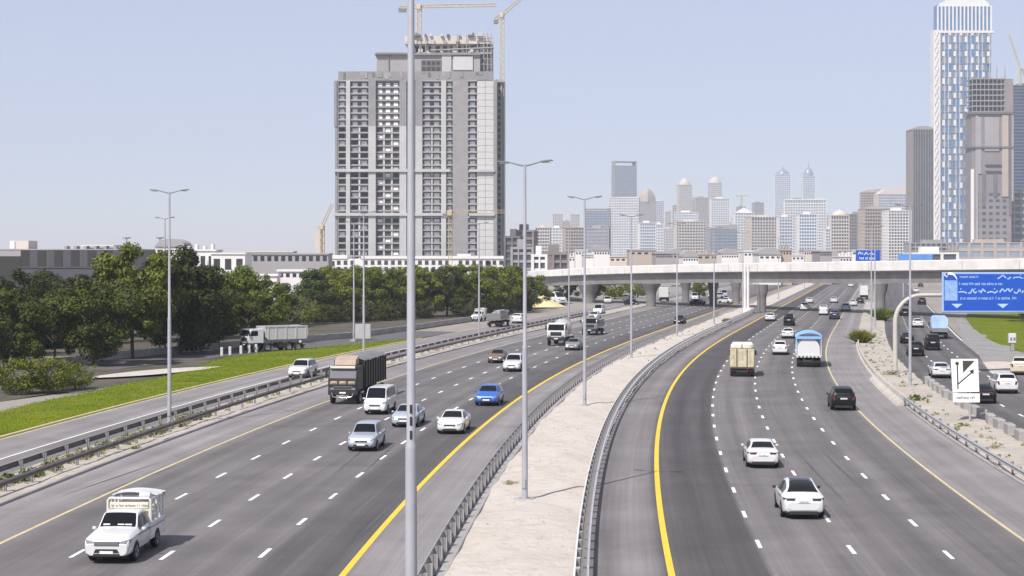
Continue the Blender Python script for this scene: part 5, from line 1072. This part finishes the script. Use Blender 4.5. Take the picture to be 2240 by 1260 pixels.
def lattice(mb, p0, p1, w, n, r):
    """square truss between two points"""
    p0, p1 = Vector(p0), Vector(p1); d = (p1 - p0).normalized(); a = Vector((0, 1, 0)) if abs(d.y) < .9 else Vector((1, 0, 0)); e1 = d.cross(a).normalized() * w / 2; e2 = d.cross(e1).normalized() * w / 2
    cs = [e1 + e2, e1 - e2, -e1 - e2, -e1 + e2]
    for c in cs: mb.tube([p0 + c, p1 + c], r, 4)
    for i in range(n):
        a0, a1 = p0.lerp(p1, i / n), p0.lerp(p1, (i + 1) / n)
        for k in range(4):
            u, v = cs[k], cs[(k + 1) % 4]; mb.tube([a0 + u, a1 + v], r * .6, 3, cap=False); mb.tube([a0 + u, a0 + v], r * .6, 3, cap=False)
def crane(label, px, ybase, ytop, d, jib, counter, mast_w=2.0, m=CRANE, r=.2, ytip=None, yct=None, z0=None):
    x, zt = ZX(px, ytop, d); _, zb = ZX(px, ybase, d); zb = max(0, zb) if z0 is None else z0
    t = thing('tower_crane', label, 'crane', (x, d, zb), 0, 'tower cranes'); H = zt - zb
    mb = MB(); lattice(mb, (0, 0, 0), (0, 0, H), mast_w, max(4, int(H / 3.5)), r); mb.build('mast', m, t)
    mb = MB(); jx, jz = (jib[0] - px) * d / FPX, (ytop - jib[1]) * d / FPX; lattice(mb, (0, 0, H + .5), (jx, -2, H + jz), 1.4, max(5, int(abs(jx) / 4)), r * .7); mb.build('jib', m, t)
    cx, cz = (counter[0] - px) * d / FPX, (ytop - counter[1]) * d / FPX
    mb = MB(); lattice(mb, (0, 0, H + .5), (cx, 1, H + cz), 1.4, 3, r * .7); mb.build('counter_jib', m, t)
    mb = MB(); mb.bev(min(cx, cx * .75) - .8, max(cx, cx * .75) + .8, .2, 1.8, H + cz - 2.4, H + cz - .1, .1); mb.build('counterweight', CONCD, t)
    mb = MB(); mb.bev(-1.3, .9, -2.3, -.9, H - 1.2, H + 1.2, .15); mb.build('operator_cab', m, t)
    mb = MB(); mb.lathe([(0, H), (1.5, H), (1.5, H + .8), (0, H + .8)], 10); mb.build('slewing_ring', CONCD, t)
    return t

# the unfinished concrete tower
D1 = 880.0; K = D1 / FPX
def tx(px): return (px - 1120) * K
def tz(py): return CAM_H + (556 - py) * K
mt = thing('unfinished_tower', 'huge unfinished concrete tower block with cranes behind the trees', 'building', (tx(920), D1, 0)); ox = tx(920)
bx0, bx1 = tx(737) - ox, tx(1085) - ox
WC = mat('tower_render', (.43, .42, .415), .8, var=.12, vscale=.1); WG = mat('raw_concrete_panel', (.24, .23, .232), .85, var=.14, vscale=.12); WM = mat('scaffold_mesh', (.27, .255, .255), .9, var=.12, vscale=.25, bump=.3, bscale=.6)
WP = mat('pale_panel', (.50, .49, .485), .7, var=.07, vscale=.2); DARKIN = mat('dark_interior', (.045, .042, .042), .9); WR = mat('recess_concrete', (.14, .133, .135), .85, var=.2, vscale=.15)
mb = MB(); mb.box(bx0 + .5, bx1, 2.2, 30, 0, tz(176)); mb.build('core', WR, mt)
nf = 27; fz = [tz(560) + (tz(176) - tz(560)) * i / nf for i in range(nf + 1)]; zs = tz(276)     # storey heights; the cladding changes at zs
def pil(a, b, y0, y1, m, z0=0.0, z1=None, name='pilaster'):
    g = MB(); g.box(tx(a) - ox, tx(b) - ox, y0, y1, z0, z1 or tz(176)); return g.build(name, m, mt)
for a, b in ((757, 766), (806, 822), (874, 889), (909, 924), (965, 976)):
    pil(a, b, -.9, 2.3, WC, 0, zs); pil(a, b, -.7, 2.3, WG if (a != 757 and a != 965) else WC, zs + .01)
pil(733, 738, -.4, 2.3, WG); pil(990, 1024, .2, 2.3, WM, name='scaffold_sheet'); pil(1080, 1087, -.3, 2.3, WG); pil(900, 909, .9, 2.3, WR)
BAYS = [(738, 757, 1, 0), (766, 806, 2, 0), (822, 874, 3, 1.1), (889, 900, 1, .4), (924, 965, 2, 0), (976, 990, 1, 0), (1024, 1043, 1, 0)]
wcount = 0
for a, b, n, rec in BAYS:
    slab = MB(); slab.box(tx(a) - ox + .02, tx(b) - ox - .02, rec + .0, 2.25, -.45, .35); slm = slab.mesh('balcony_slab', WALL['grey'])
    for i in range(nf + 1): link('balcony_slab', slm, mt, (0, 0, fz[i]))
    for k in range(1, n): w_ = (tx(b) - tx(a)) / n; xx = tx(a) - ox + w_ * k; g = MB(); g.box(xx - .45, xx + .45, rec + .35, 2.22, 0, zs); g.build('mullion', WP if a < 900 else WC, mt)
wme = MB(); wme.box(-.5, .5, 0, .18, 0, 1); wme.box(-.5, .5, -.25, 0, -.06, .0); 
WIN_W = wme.mesh('window', SIGNW); WIN_D = wme.mesh('window', DARKIN); WIN_G = wme.mesh('window', DGLASS)
for a, b, n, rec in BAYS:
    for i in range(nf):
        w_ = (tx(b) - tx(a)) / n
        for k in range(n):
            xc = tx(a) - ox + w_ * (k + .5); up = fz[i] > zs - 1
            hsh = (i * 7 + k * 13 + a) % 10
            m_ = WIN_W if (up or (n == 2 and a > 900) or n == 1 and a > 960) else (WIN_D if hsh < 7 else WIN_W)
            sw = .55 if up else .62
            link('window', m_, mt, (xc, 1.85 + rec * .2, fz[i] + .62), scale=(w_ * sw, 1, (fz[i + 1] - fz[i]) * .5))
# pale panel field on the right, storey by storey
for i in range(nf):
    for k in range(2):
        g0 = tx(1043) - ox + (tx(1080) - tx(1043)) / 2 * k
        if i == 0 and k == 0: pp = MB(); pp.box(.08, (tx(1080) - tx(1043)) / 2 - .08, .5, 2.3, .07, fz[1] - fz[0] - .07); PPM = pp.mesh('facade_panel', WP)
        link('facade_panel', PPM, mt, (g0, 0, fz[i]))
for py in (373, 469):
    g = MB(); g.box(tx(731) - ox, tx(985) - ox, -1.9, 1.5, tz(py) - .75, tz(py) + .75); g.box(tx(1026) - ox, tx(1082) - ox, -1.2, 1.5, tz(py) - .7, tz(py) + .6); g.build('transfer_beam', WC, mt)
g = MB(); g.box(tx(740) - ox, tx(1078) - ox, .3, 29, tz(176) + .0, tz(156)); g.build('top_wall', WG, mt)
g = MB(); g.box(tx(731) - ox, tx(737) - ox, -1, 3, tz(277), tz(178)); g.build('corner_wall', WG, mt)
g = MB(); g.box(tx(823) - ox, tx(1050) - ox, 3, 26, tz(156), tz(119)); g.build('upper_storeys', WALL['grey'], mt)
g = MB(); g.box(tx(819) - ox, tx(1052) - ox, 1.5, 27, tz(119), tz(115.5))
for k in range(26): g.box(tx(822 + k * 3.0) - ox, tx(823.2 + k * 3.0) - ox, 1.0, 1.5, tz(119), tz(113))
g.build('canopy_slab', WG, mt)
for a, b, c1, c2, m_ in ((848, 850, 119, 156, WG), (966, 987, 115, 160, WC), (991, 1034, 122, 152, WP), (921, 965, 130, 158, WR)):
    g = MB(); g.box(tx(a) - ox, tx(b) - ox, 2.2, 3.1, tz(c2), tz(c1)); g.build('upper_wall', m_, mt)
for r_ in range(3):
    for k in range(4):
        g = MB(); g.box(tx(923 + k * 10.5) - ox, tx(930 + k * 10.5) - ox, 2.0, 2.15, tz(140 + r_ * 13), tz(133 + r_ * 13)); g.build('opening', DARKIN, mt)
g = MB(); g.box(tx(882) - ox, tx(1074) - ox, 5, 22, tz(115.5), tz(112)); g.box(tx(884) - ox, tx(1073) - ox, 5.5, 21, tz(93), tz(76)); g.box(tx(900) - ox, tx(1050) - ox, 8, 20, tz(115), tz(93)); g.build('roof_storey', WALL['cream'], mt)
for k in range(12):
    g = MB(); a = 890 + k * 15.5; g.box(tx(a) - ox, tx(a + (9 if k % 3 else 5)) - ox, 7.6, 7.9, tz(113), tz(97)); g.build('opening', DARKIN, mt)
g = MB()
for a in (903, 918, 930, 1000, 1020, 1044, 1058, 1066, 1074): g.tube([(tx(a) - ox, 4.2, tz(152 if a > 1040 else 115)), (tx(a) - ox, 4.2, tz(74 if a < 1030 else 70))], .22, 5)
for py in (80, 90, 103, 113, 126, 138): g.tube([(tx(1036) - ox, 4.2, tz(py)), (tx(1080) - ox, 4.2, tz(py + 1))], .2, 5)
g.tube([(tx(940) - ox, 4, tz(108)), (tx(1080) - ox, 4, tz(102))], .4, 6); g.build('scaffold_poles', WALL['grey'], mt)
g = MB(); g.box(tx(1036) - ox, tx(1078) - ox, 6, 22, tz(156), tz(93)); g.build('core_shaft', WALL['dark'], mt)
rt = random.Random(4)
for k in range(34):
    a = rt.uniform(884, 1070); w_ = rt.uniform(3, 13); hh = rt.uniform(2, 9); yb = rt.choice([77, 77, 94, 112]); g = MB(); g.box(tx(a) - ox, tx(a + w_) - ox, 3.6 + rt.uniform(0, 1), 6.5 + rt.uniform(0, 4), tz(yb), tz(yb - hh)); g.build('formwork_block', rt.choice([WALL['cream'], WALL['grey'], WALL['dark'], WC]), mt)
for k in range(22):
    a = rt.uniform(740, 1075); w_ = rt.uniform(3, 9); hh = rt.uniform(1.5, 4.5); g = MB(); g.box(tx(a) - ox, tx(a + w_) - ox, .0 + rt.uniform(0, .2), .29, tz(rt.uniform(160, 174)), tz(158.5)); g.build('wall_stain_panel', rt.choice([WG, WR, WALL['grey']]), mt)
# the flank, its shade put into the darker wall colours
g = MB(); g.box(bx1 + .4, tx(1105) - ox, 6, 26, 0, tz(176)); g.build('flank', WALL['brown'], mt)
for i in range(nf):
    link('flank_window', WIN_D, mt, (tx(1092) - ox, 5.85, fz[i] + .8), scale=(1.4, 1, 1.9))
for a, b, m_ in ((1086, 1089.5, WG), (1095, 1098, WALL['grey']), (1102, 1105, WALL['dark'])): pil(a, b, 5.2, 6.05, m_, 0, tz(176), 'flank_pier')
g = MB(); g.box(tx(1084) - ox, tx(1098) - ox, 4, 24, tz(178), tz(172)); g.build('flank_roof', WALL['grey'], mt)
# podium in front
pdm = thing('podium', 'long white podium building with square dark openings at the foot of the unfinished tower', 'building', (tx(920), 820, 0)); kp = 820 / FPX
def qx(px): return (px - 1120) * kp - tx(920)
def qz(py): return CAM_H + (556 - py) * kp
g = MB(); g.box(qx(718), qx(1120), 0, 30, 0, qz(566)); g.build('wall', WALL['white'], pdm)
g = MB(); g.box(qx(790), qx(1122), -.6, 31, qz(566), qz(560)); g.box(qx(715), qx(760), -.5, 25, qz(566), qz(558)); g.box(qx(1000), qx(1030), -.3, 20, qz(560), qz(555)); g.build('roof_edge', WALL['white'], pdm)
POW = MB(); POW.box(-.9, .9, -.05, .25, -.9, .9); POW.box(-1.0, 1.0, -.2, -.05, -1.05, -.92); POWm = POW.mesh('window', DARKIN)
for r_, py in enumerate((574, 588, 602)):
    for k in range(26):
        px = 741 + k * 14.8
        if k in (3, 17) or (r_ == 2 and k % 3): continue
        link('window', POWm, pdm, (qx(px), 0, qz(py)))
for px in (726, 1068, 1106): link('window', POWm, pdm, (qx(px), 0, qz(576)), scale=(1.5, 1, 1.2))

crane('pale tower crane with long level jib on top of the unfinished tower', 917, 115, 16, 890, (1086, 12), (875, 16), 2.2, r=.24, z0=tz(115))
crane('pale luffing crane rising behind the right edge of the unfinished tower', 1098, 556, 34, 925, (1140, -2), (1083, 42), 2.2, r=.24)
crane('yellow tower crane standing before the unfinished tower', 985, 592, 466, 800, (1108, 463), (972, 466), 1.7, mat('crane_worn_yellow', (.50, .40, .20), .6), .11)
crane('small pale crane left of the unfinished tower', 705, 560, 497, 1000, (728, 446), (694, 500), 2.4, r=.22)
g = MB(); t = thing('lift_core', 'pale concrete lift core standing left of the unfinished tower', 'building', (ZX(697, 500, 1000)[0], 1000, 0)); g.box(-2.3, 2.0, 0, 4, 0, ZX(0, 500, 1000)[1]); g.build('wall', WALL['cream'], t); g = MB(); g.box(2.0, 2.3, .4, 3, 2, ZX(0, 503, 1000)[1]); g.build('lift_rail', CRANEY, t)

# left background halls
d = 520; t = thing('striped_hall', 'long low hall clad in dark olive and grey vertical panels', 'building', (0, d, 0))
hx = lambda px: (px - 1120) * d / FPX
hz = lambda py: CAM_H + (556 - py) * d / FPX
g = MB(); g.box(hx(-60), hx(276), .3, 60, 0, hz(547)); g.build('wall', WALL['dark'], t)
g = MB(); g.box(hx(-62), hx(278), .0, 61, hz(547), hz(544.5)); g.build('roof', WALL['grey'], t)
OLV = mat('olive_panel', (.020, .018, .013), .7, var=.1); GRP = mat('grey_panel', (.060, .056, .064), .7, var=.1)
for k in range(13):
    a = 46 + k * 18.2; g = MB(); g.box(hx(a) + .03, hx(a + 18.2) - .03, .0 if k % 2 else -.12, .28, hz(583), hz(548)); g.build('cladding_panel', OLV if k % 2 == 0 else GRP, t)
g = MB(); g.box(hx(-60), hx(45.5), -.1, .28, 0, hz(561)); g.build('cladding_panel', OLV, t); g = MB(); g.box(hx(-60), hx(45.5), -.1, .28, hz(560.5), hz(548)); g.build('cladding_panel', WALL['grey'], t)
g = MB(); g.box(hx(46), hx(276), -.2, .29, hz(586), hz(583.2)); g.box(hx(46), hx(276), .1, .29, 0, hz(586)); g.build('plinth', GRP, t)
g = MB(); g.box(hx(9), hx(50), 6, 16, hz(545), hz(526)); g.build('roof_box', WALL['cream'], t); g = MB(); g.box(hx(9), hx(20), 5.7, 5.95, hz(544), hz(527)); g.build('roof_louvre', WALL['white'], t)
for k in range(6): g = MB(); g.box(hx(125 + k * 22), hx(131 + k * 22), 8, 12, hz(545), hz(538)); g.build('roof_unit', WALL['grey'], t)
g = MB(); g.box(hx(165), hx(232), 10, 20, hz(545), hz(541)); g.box(hx(160), hx(234), 9, 21, hz(537.5), hz(535.5)); g.build('roof_canopy', WALL['white'], t)
def low(label, x0, x1, y0, y1, d, wall='white', wins=None, roof=None, depth=14, group='low buildings behind the trees'):
    X0, Z1 = ZX(x0, y0, d); X1, _ = ZX(x1, y0, d); k = d / FPX; h = (X1 - X0) / 2
    t = thing('low_building', label, 'building', ((X0 + X1) / 2, d, 0), 0, group); g = MB(); g.box(-h, h, 0, depth, 0, Z1); g.build('wall', WALL[wall], t)
    g = MB(); g.box(-h - .3, h + .3, -.4, depth + .3, Z1, Z1 + .5)
    if roof == 'curve': g.prism([(-h, Z1 + .5), (h, Z1 + .5)] + [(h * math.cos(a), Z1 + .5 + 2.2 * math.sin(a)) for a in np.linspace(.05, math.pi - .05, 12)], 1, depth, 'y')
    if roof == 'units':
        for q in range(4): g.box(-h + 2 * h * (q + .3) / 4, -h + 2 * h * (q + .6) / 4, 3, 6, Z1 + .5, Z1 + 1.6 + .6 * (q % 2))
    g.build('roof', WALL[wall] if roof != 'curve' else WALL['grey'], t)
    if wins:
        n, za, zb = wins
        for i in range(n):
            g = MB(); a = -h + 2 * h * (i + .22) / n; b2 = -h + 2 * h * (i + .78) / n; zA, zB = CAM_H + (556 - za) * k, CAM_H + (556 - zb) * k; g.box(a, b2, -.08, .1, max(.3, zB), zA); g.build('window', DGLASS, t)
    return t
low('white winged pavilion behind the tallest dark tree', 340, 402, 540, 560, 560, 'white', (3, 546, 556), 'curve')
low('white building with dark square openings right of the near left lamp', 400, 470, 549, 590, 540, 'white', (4, 560, 585), 'units')
low('white blocky building with open portal behind the broad dark tree', 462, 536, 556, 592, 530, 'white', (3, 566, 590), None)
low('long grey hall with flat roof left of the unfinished tower', 536, 718, 557, 575, 620, 'grey', (12, 560, 571), None)
low('pale low hall behind the long grey hall', 500, 640, 552, 560, 700, 'cream', None, None)
low('small white cabin with a row of windows above the olive trees', 608, 680, 594, 612, 430, 'white', (5, 598, 606), None, 8)
low('white roofed shed beside the small white cabin', 565, 606, 604, 614, 420, 'white', None, None, 6)
def mast(px, ytop, d, lb):
    x, z = ZX(px, ytop, d); t = thing('high_mast', lb, 'light mast', (x, d, 0), 0, 'high masts behind the striped hall'); g = MB(); g.tube([(0, 0, 0), (0, 0, z)], .28, 8, .16); g.build('shaft', POLEM, t)
    g = MB(); g.lathe([(0, z - .4), (.6, z - .2), (1.5, z + .1), (1.5, z + .35), (0, z + .3)], 12); g.build('lamp_crown', GALV, t, 40)
mast(277, 521, 560, 'short high mast lamp above the striped hall'); mast(350, 521, 600, 'high mast lamp behind the near left lamp post')

# skyline, left to right (photo columns, top row, distance)
building('dark stepped office block right of the unfinished tower', 1108, 1142, 516, 760, 'dark', GD, 3.5, 4, 20, -.1)
building('taller dark block behind the stepped office block', 1125, 1172, 503, 900, 'brown', GD, 3.5, 4, 24, -.1)
building('grey office block with rows of small windows above the tree belt', 1118, 1166, 540, 700, 'grey', GD, 3.2, 2.6, 18)
t = building('round-cornered white office block beside the left end of the overpass', 1164, 1196, 556, 640, 'white', GD, 3.3, 3, 20)
building('dark round apartment block at the left end of the overpass', 1196, 1232, 552, 680, 'brown', GD, 3.2, 2.4, 22, .2)
SK = [(1172, 1204, 497, 1500, 'cream', GD, 'cream apartment tower close right of the dark blocks', None), (1202, 1236, 498, 1700, 'white', GL, 'white apartment tower second right of the dark blocks', None), (1234, 1286, 497, 1500, 'tan', GD, 'broad tan apartment block behind the second median lamp', None), (1284, 1334, 499, 1350, 'grey', GL, 'grey slab block left of the tall portal tower', None), (1279, 1334, 461, 1900, 'grey', GB, 'blue glazed block with framed top left of the tall portal tower', ('frame', 4)),
 (1342, 1391, 362, 2300, 'grey', GB, 'tallest central blue glass tower with open portal frame on top', ('frame', 10)), (1335, 1400, 432, 1900, 'white', GL, 'white gridded tower in front of the blue portal tower', ('slope', 1)), (1398, 1436, 440, 2400, 'tan', GL, 'tan tower with pointed arch top right of the blue portal tower', ('ogive', 30)), (1398, 1433, 487, 1600, 'white', GB, 'blue glass block at the foot of the pointed tan tower', None), (1433, 1452, 490, 1750, 'white', GL, 'slim white block right of the blue glass block', None), (1450, 1474, 500, 1900, 'cream', GL, 'low cream block left of the twin crowned towers', None),
 (1484, 1513, 404, 2500, 'cream', GL, 'cream tower with stepped crown, left of the crowned pair', ('dome', 16)), (1477, 1530, 464, 2000, 'white', GL, 'white tower block at the foot of the first crowned tower', None), (1479, 1545, 484, 1650, 'cream', GD, 'cream apartment cluster before the crowned towers', None), (1521, 1549, 432, 2300, 'tan', GL, 'tan tower between the two crowned towers', None), (1550, 1581, 400, 2500, 'cream', GL, 'cream tower with stepped crown, right of the crowned pair', ('dome', 16)), (1556, 1596, 434, 2150, 'white', GL, 'white tower with bright stripe below the right crowned tower', None), (1550, 1611, 500, 1500, 'grey', GB, 'blue glass slabs below the white striped tower', ('slope', 6)),
 (1612, 1632, 452, 2600, 'grey', GB, 'thin distant blue tower topped by a crane', None), (1608, 1650, 465, 1800, 'white', GL, 'white apartment tower under the thin distant tower', ('steps', 8)), (1640, 1704, 474, 1650, 'cream', GD, 'cream apartment towers left of the blue domed tower', None), (1697, 1731, 382, 2400, 'white', GB, 'blue tower with domed crown', ('dome', 14, GL)), (1757, 1783, 385, 2400, 'white', GB, 'slender blue tower with bullet-shaped crown', ('dome', 21, GL)), (1703, 1733, 474, 1550, 'white', GB, 'blue glass block at the foot of the domed tower', None), (1722, 1811, 436, 1750, 'white', GL, 'broad white tower before the two blue towers', ('slope', 1)), (1748, 1787, 468, 1500, 'white', GB, 'blue glass centre block before the broad white tower', None),
 (1805, 1832, 500, 1600, 'white', GB, 'small blue block right of the broad white tower', None), (1820, 1859, 470, 1450, 'cream', GD, 'cream hotel block with a small dome', ('dome', 7)), (1858, 1900, 468, 1500, 'brown', GD, 'brown gridded block right of the small dome', None), (1888, 1946, 456, 1400, 'tan', GD, 'tan gridded block below the curved roof', None), (1886, 1932, 420, 1900, 'tan', GD, 'stepped tan block below the curved roof hall', ('slope', 6)), (1922, 1988, 424, 1800, 'cream', GB, 'tower with sweeping curved roof left of the tall towers', ('slope', 14)), (1940, 1992, 460, 1250, 'white', GD, 'white block with square window grid left of the tall towers', None)]
for i, (a, b, yt, dd, wl, gl, lb, cr) in enumerate(SK):
    building(lb, a, b, yt, dd, wl, gl, 4.6 if dd > 1300 else 3.6, 4.2 if dd > 1600 else 3.4, None, (i % 3 - 1) * .12, cr)
rf = random.Random(5); xx = 1186; i = 0
while xx < 1985 and i < 46:
    wd = rf.uniform(11, 24); yt = rf.uniform(462, 515) if not (1400 < xx < 1800) else rf.uniform(415, 495)
    building('faint hazy tower in the far back row of the skyline', xx, xx + wd, yt, rf.uniform(2500, 2900), rf.choice(['cream', 'white', 'white', 'tan', 'grey']), rf.choice([GL, GL, GB, GD]), 5.0, 4.5, None, rf.uniform(-.2, .2), rf.choice([None, None, ('slope', 6), ('dome', 10), ('frame', 5)]), group='far hazy towers'); xx += wd * rf.uniform(.8, 1.4); i += 1
building('grey-brown round-topped tower left of the tallest right tower', 1997, 2042, 282, 1250, 'brown', GD, 7, 3.0, 34, .0, ('arc', 3.5, WALL['grey']), bands=False)
building('long grey podium at the foot of the tall right towers', 1992, 2104, 531, 1100, 'grey', GD, 4, 5, 30)
building('beige podium block at the right frame edge above the overpass', 2092, 2262, 530, 1050, 'tan', GL, 9, 12, 30)
building('white strip of shops below the tall right towers', 1990, 2096, 552, 950, 'white', GD, 4, 7, 16)
# tallest tower on the right: grid of panels
D2 = 2000; k2 = D2 / FPX; lt_ = thing('panelled_tower', 'tallest right tower with white ribbed crown and staggered window panels', 'building', ((2108 - 1120) * k2, D2, 0))
px_ = lambda p: (p - 2108) * k2
pz_ = lambda p: CAM_H + (556 - p) * k2
GP = mat('facade_glass_powder', (.09, .19, .36), .3, spec=.5, var=.25, vscale=.08)
g = MB(); g.prism([(px_(2046), 6), (px_(2050), 2), (px_(2062), .4), (px_(2156), .4), (px_(2166), 2), (px_(2171), 6), (px_(2171), 20), (px_(2050), 20)], 0, pz_(70), 'z'); g.build('glazing', GP, lt_)
g = MB(); g.box(px_(2042), px_(2057), -.6, 14, 0, pz_(66)); g.build('white_edge', WALL['white'], lt_)
g = MB(); pts = [(px_(2044 + i % 2 * 8), -.9, pz_(550 - i * 20)) for i in range(25)]; g.tube(pts, .7, 6); pts = [(px_(2052 - i % 2 * 8), -.9, pz_(550 - i * 20)) for i in range(25)]; g.tube(pts, .7, 6); g.build('wave_rib', WALL['white'], lt_, 60)
rows_ = [548 - i * 15.2 for i in range(32)]
PAN = MB(); PAN.box(-.5, .5, -.35, .3, 0, 1); pW = PAN.mesh('facade_panel', WALL['white']); pG = PAN.mesh('facade_panel', WALL['grey']); pB = PAN.mesh('facade_panel', GL)
for i, py in enumerate(rows_):
    for k in range(9):
        if (i * 5 + k * 3) % 11 < 2: continue
        wdt = 8.2 if (k + i) % 2 else 5.2
        link('facade_panel', (pW, pG, pW, pB)[(i * 3 + k * 5) % 4], lt_, (px_(2064 + k * 12.2 + (i % 2) * 2), 0.1, pz_(py)), scale=(wdt * k2, 1, 10.5 * k2 if i % 3 else 12.5 * k2))
g = MB()
for py in rows_: g.box(px_(2057), px_(2170), -.2, .5, pz_(py) - .7, pz_(py) - .05)
g.build('floor_bands', WALL['grey'], lt_)
for k in range(14):
    g = MB(); a = 2058 + k * 8.2; g.box(px_(a), px_(a + .9), -.55, .42, 0, pz_(72)); g.build('vertical_rib', WALL['white'] if k % 3 else WALL['grey'], lt_)
g = MB(); 
for k in range(15): a = 2050 + k * 8.3; g.box(px_(a), px_(a + 3.3), -.3, 1.2, pz_(70), pz_(12))
g.box(px_(2044), px_(2174), -.5, 18, pz_(72), pz_(67)); g.build('crown_ribs', WALL['white'], lt_)
g = MB(); g.box(px_(2050), px_(2170), 1.2, 17, pz_(68), pz_(10)); g.build('crown_glazing', GP, lt_)
g = MB(); g.prism([(px_(2052), pz_(14)), (px_(2168), pz_(14)), (px_(2160), pz_(4)), (px_(2140), pz_(-8)), (px_(2085), pz_(-8)), (px_(2062), pz_(4))], .5, 16, 'y'); g.build('crown_roof', WALL['white'], lt_)
# dark unfinished tower in front of it
D3 = 1700; k3 = D3 / FPX; ut = thing('scaffolded_tower', 'dark unfinished tower with scaffolded top before the tallest right tower', 'building', ((2170 - 1120) * k3, D3, 0))
ux = lambda p: (p - 2170) * k3
uz = lambda p: CAM_H + (556 - p) * k3
g = MB(); g.box(ux(2126), ux(2213), 1, 26, 0, uz(250)); g.build('wall', mat('tower_taupe', (.22, .20, .20), .8, var=.14, vscale=.06), ut)
for i, (a, b, m_, c1, c2) in enumerate(((2124, 2131, WALL['white'], 370, 552), (2134, 2140, WALL['grey'], 252, 550), (2150, 2156, WALL['dark'], 380, 452), (2140, 2147, WALL['grey'], 256, 380), (2154, 2186, WALL['grey'], 256, 330), (2174, 2181, WALL['dark'], 380, 430), (2192, 2206, WALL['tan'], 252, 430), (2208, 2213, WALL['dark'], 252, 470), (2213, 2217, WALL['grey'], 252, 440))):
    g = MB(); g.box(ux(a), ux(b), .1 - .06 * i, 1.2, uz(c2), uz(c1)); g.build('facade_strip', m_, ut)
for c1, h in ((247, 2.2), (322, 1.4), (374, .8), (360, .8)):
    g = MB(); g.box(ux(2122 if h > 1 else 2155), ux(2217 if h > 1 else 2190), -1.2, 20, uz(c1) - h / 2, uz(c1) + h / 2); g.build('ledge', WALL['dark'], ut)
g = MB(); g.box(ux(2134), ux(2200), 4, 22, uz(247), uz(172)); g.build('inner_core', DARKIN, ut); g = MB(); g.box(ux(2197), ux(2217), 1, 24, uz(247), uz(172)); g.build('stair_shaft', WALL['brown'], ut)
for py in (244, 232, 220, 208, 196, 184, 172): g = MB(); g.box(ux(2126), ux(2200), 0, 24, uz(py) - .5, uz(py) + .5); g.build('open_floor', WALL['grey'], ut)
g = MB()
for a in range(2127, 2200, 9): g.tube([(ux(a), -.2, uz(247)), (ux(a), -.2, uz(170))], .35, 5)
g.tube([(ux(2182), 2, uz(172)), (ux(2182), 2, uz(146))], .6, 5); g.tube([(ux(2200), 2, uz(172)), (ux(2200), 2, uz(138))], .8, 5, .2); g.build('scaffold_poles', WALL['grey'], ut)
for i in range(9):
    for k in range(5): g = MB(); g.box(ux(2134 + k * 15), ux(2142 + k * 15), .7, 1.05, uz(540 - i * 14), uz(534 - i * 14)); g.build('window', GD, ut)
building('dark navy glass tower cut by the right frame edge', 2217, 2290, 186, 1200, 'dark', GN, 3.8, 7, 40, 0, None, fins=False)
building('grey lower block at the right frame edge before the navy tower', 2218, 2280, 420, 1080, 'grey', GD, 7, 6, 20, 0)
crane('faint thin crane above the navy tower at the right frame edge', 2232, 186, 150, 1880, (2206, 76), (2244, 158), 2.6, CRANE, .3, z0=ZX(0, 186, 1880)[1])
crane('tiny crane on the thin distant blue tower', 1622, 452, 428, 4180, (1636, 428), (1612, 428), 3.5, CRANE, .7, z0=ZX(0, 452, 4180)[1])
# low city between the overpass and the towers
rng = random.Random(31)
xx = 1232; i = 0
while xx < 1990 and i < 20:
    wd = rng.choice([26, 34, 48, 60, 38]); yt = rng.choice([551, 555, 559, 562, 548, 557]); wl = rng.choice(['white', 'white', 'cream', 'grey', 'white', 'tan'])
    low('low %s building of the pale row behind the overpass, %s from its left end' % (wl, ordinal(i)), xx, xx + wd, yt, yt + 20, rng.uniform(620, 980), wl, (rng.choice([4, 6, 9]), yt + 4, yt + 8), rng.choice(['units', None, 'curve', None]), 18, 'low buildings behind the overpass')
    xx += wd - rng.uniform(-2, 8); i += 1
# air: one box of thin even haze round everything
hz_ = MB(); hz_.box(-3550, 3550, -150, 6250, -1.1, 560)
m = bpy.data.materials.new('haze_air'); m.use_nodes = True; nt = m.node_tree; nt.nodes.clear(); o = nt.nodes.new('ShaderNodeOutputMaterial'); v = nt.nodes.new('ShaderNodeVolumePrincipled')
v.inputs['Color'].default_value = (.84, .90, 1.0, 1); v.inputs['Density'].default_value = 0.00014; v.inputs['Anisotropy'].default_value = 0.0
nt.links.new(v.outputs[0], o.inputs['Volume'])
hob = link('haze', hz_.mesh('haze', m), kind='stuff', label='pale even haze in the air')
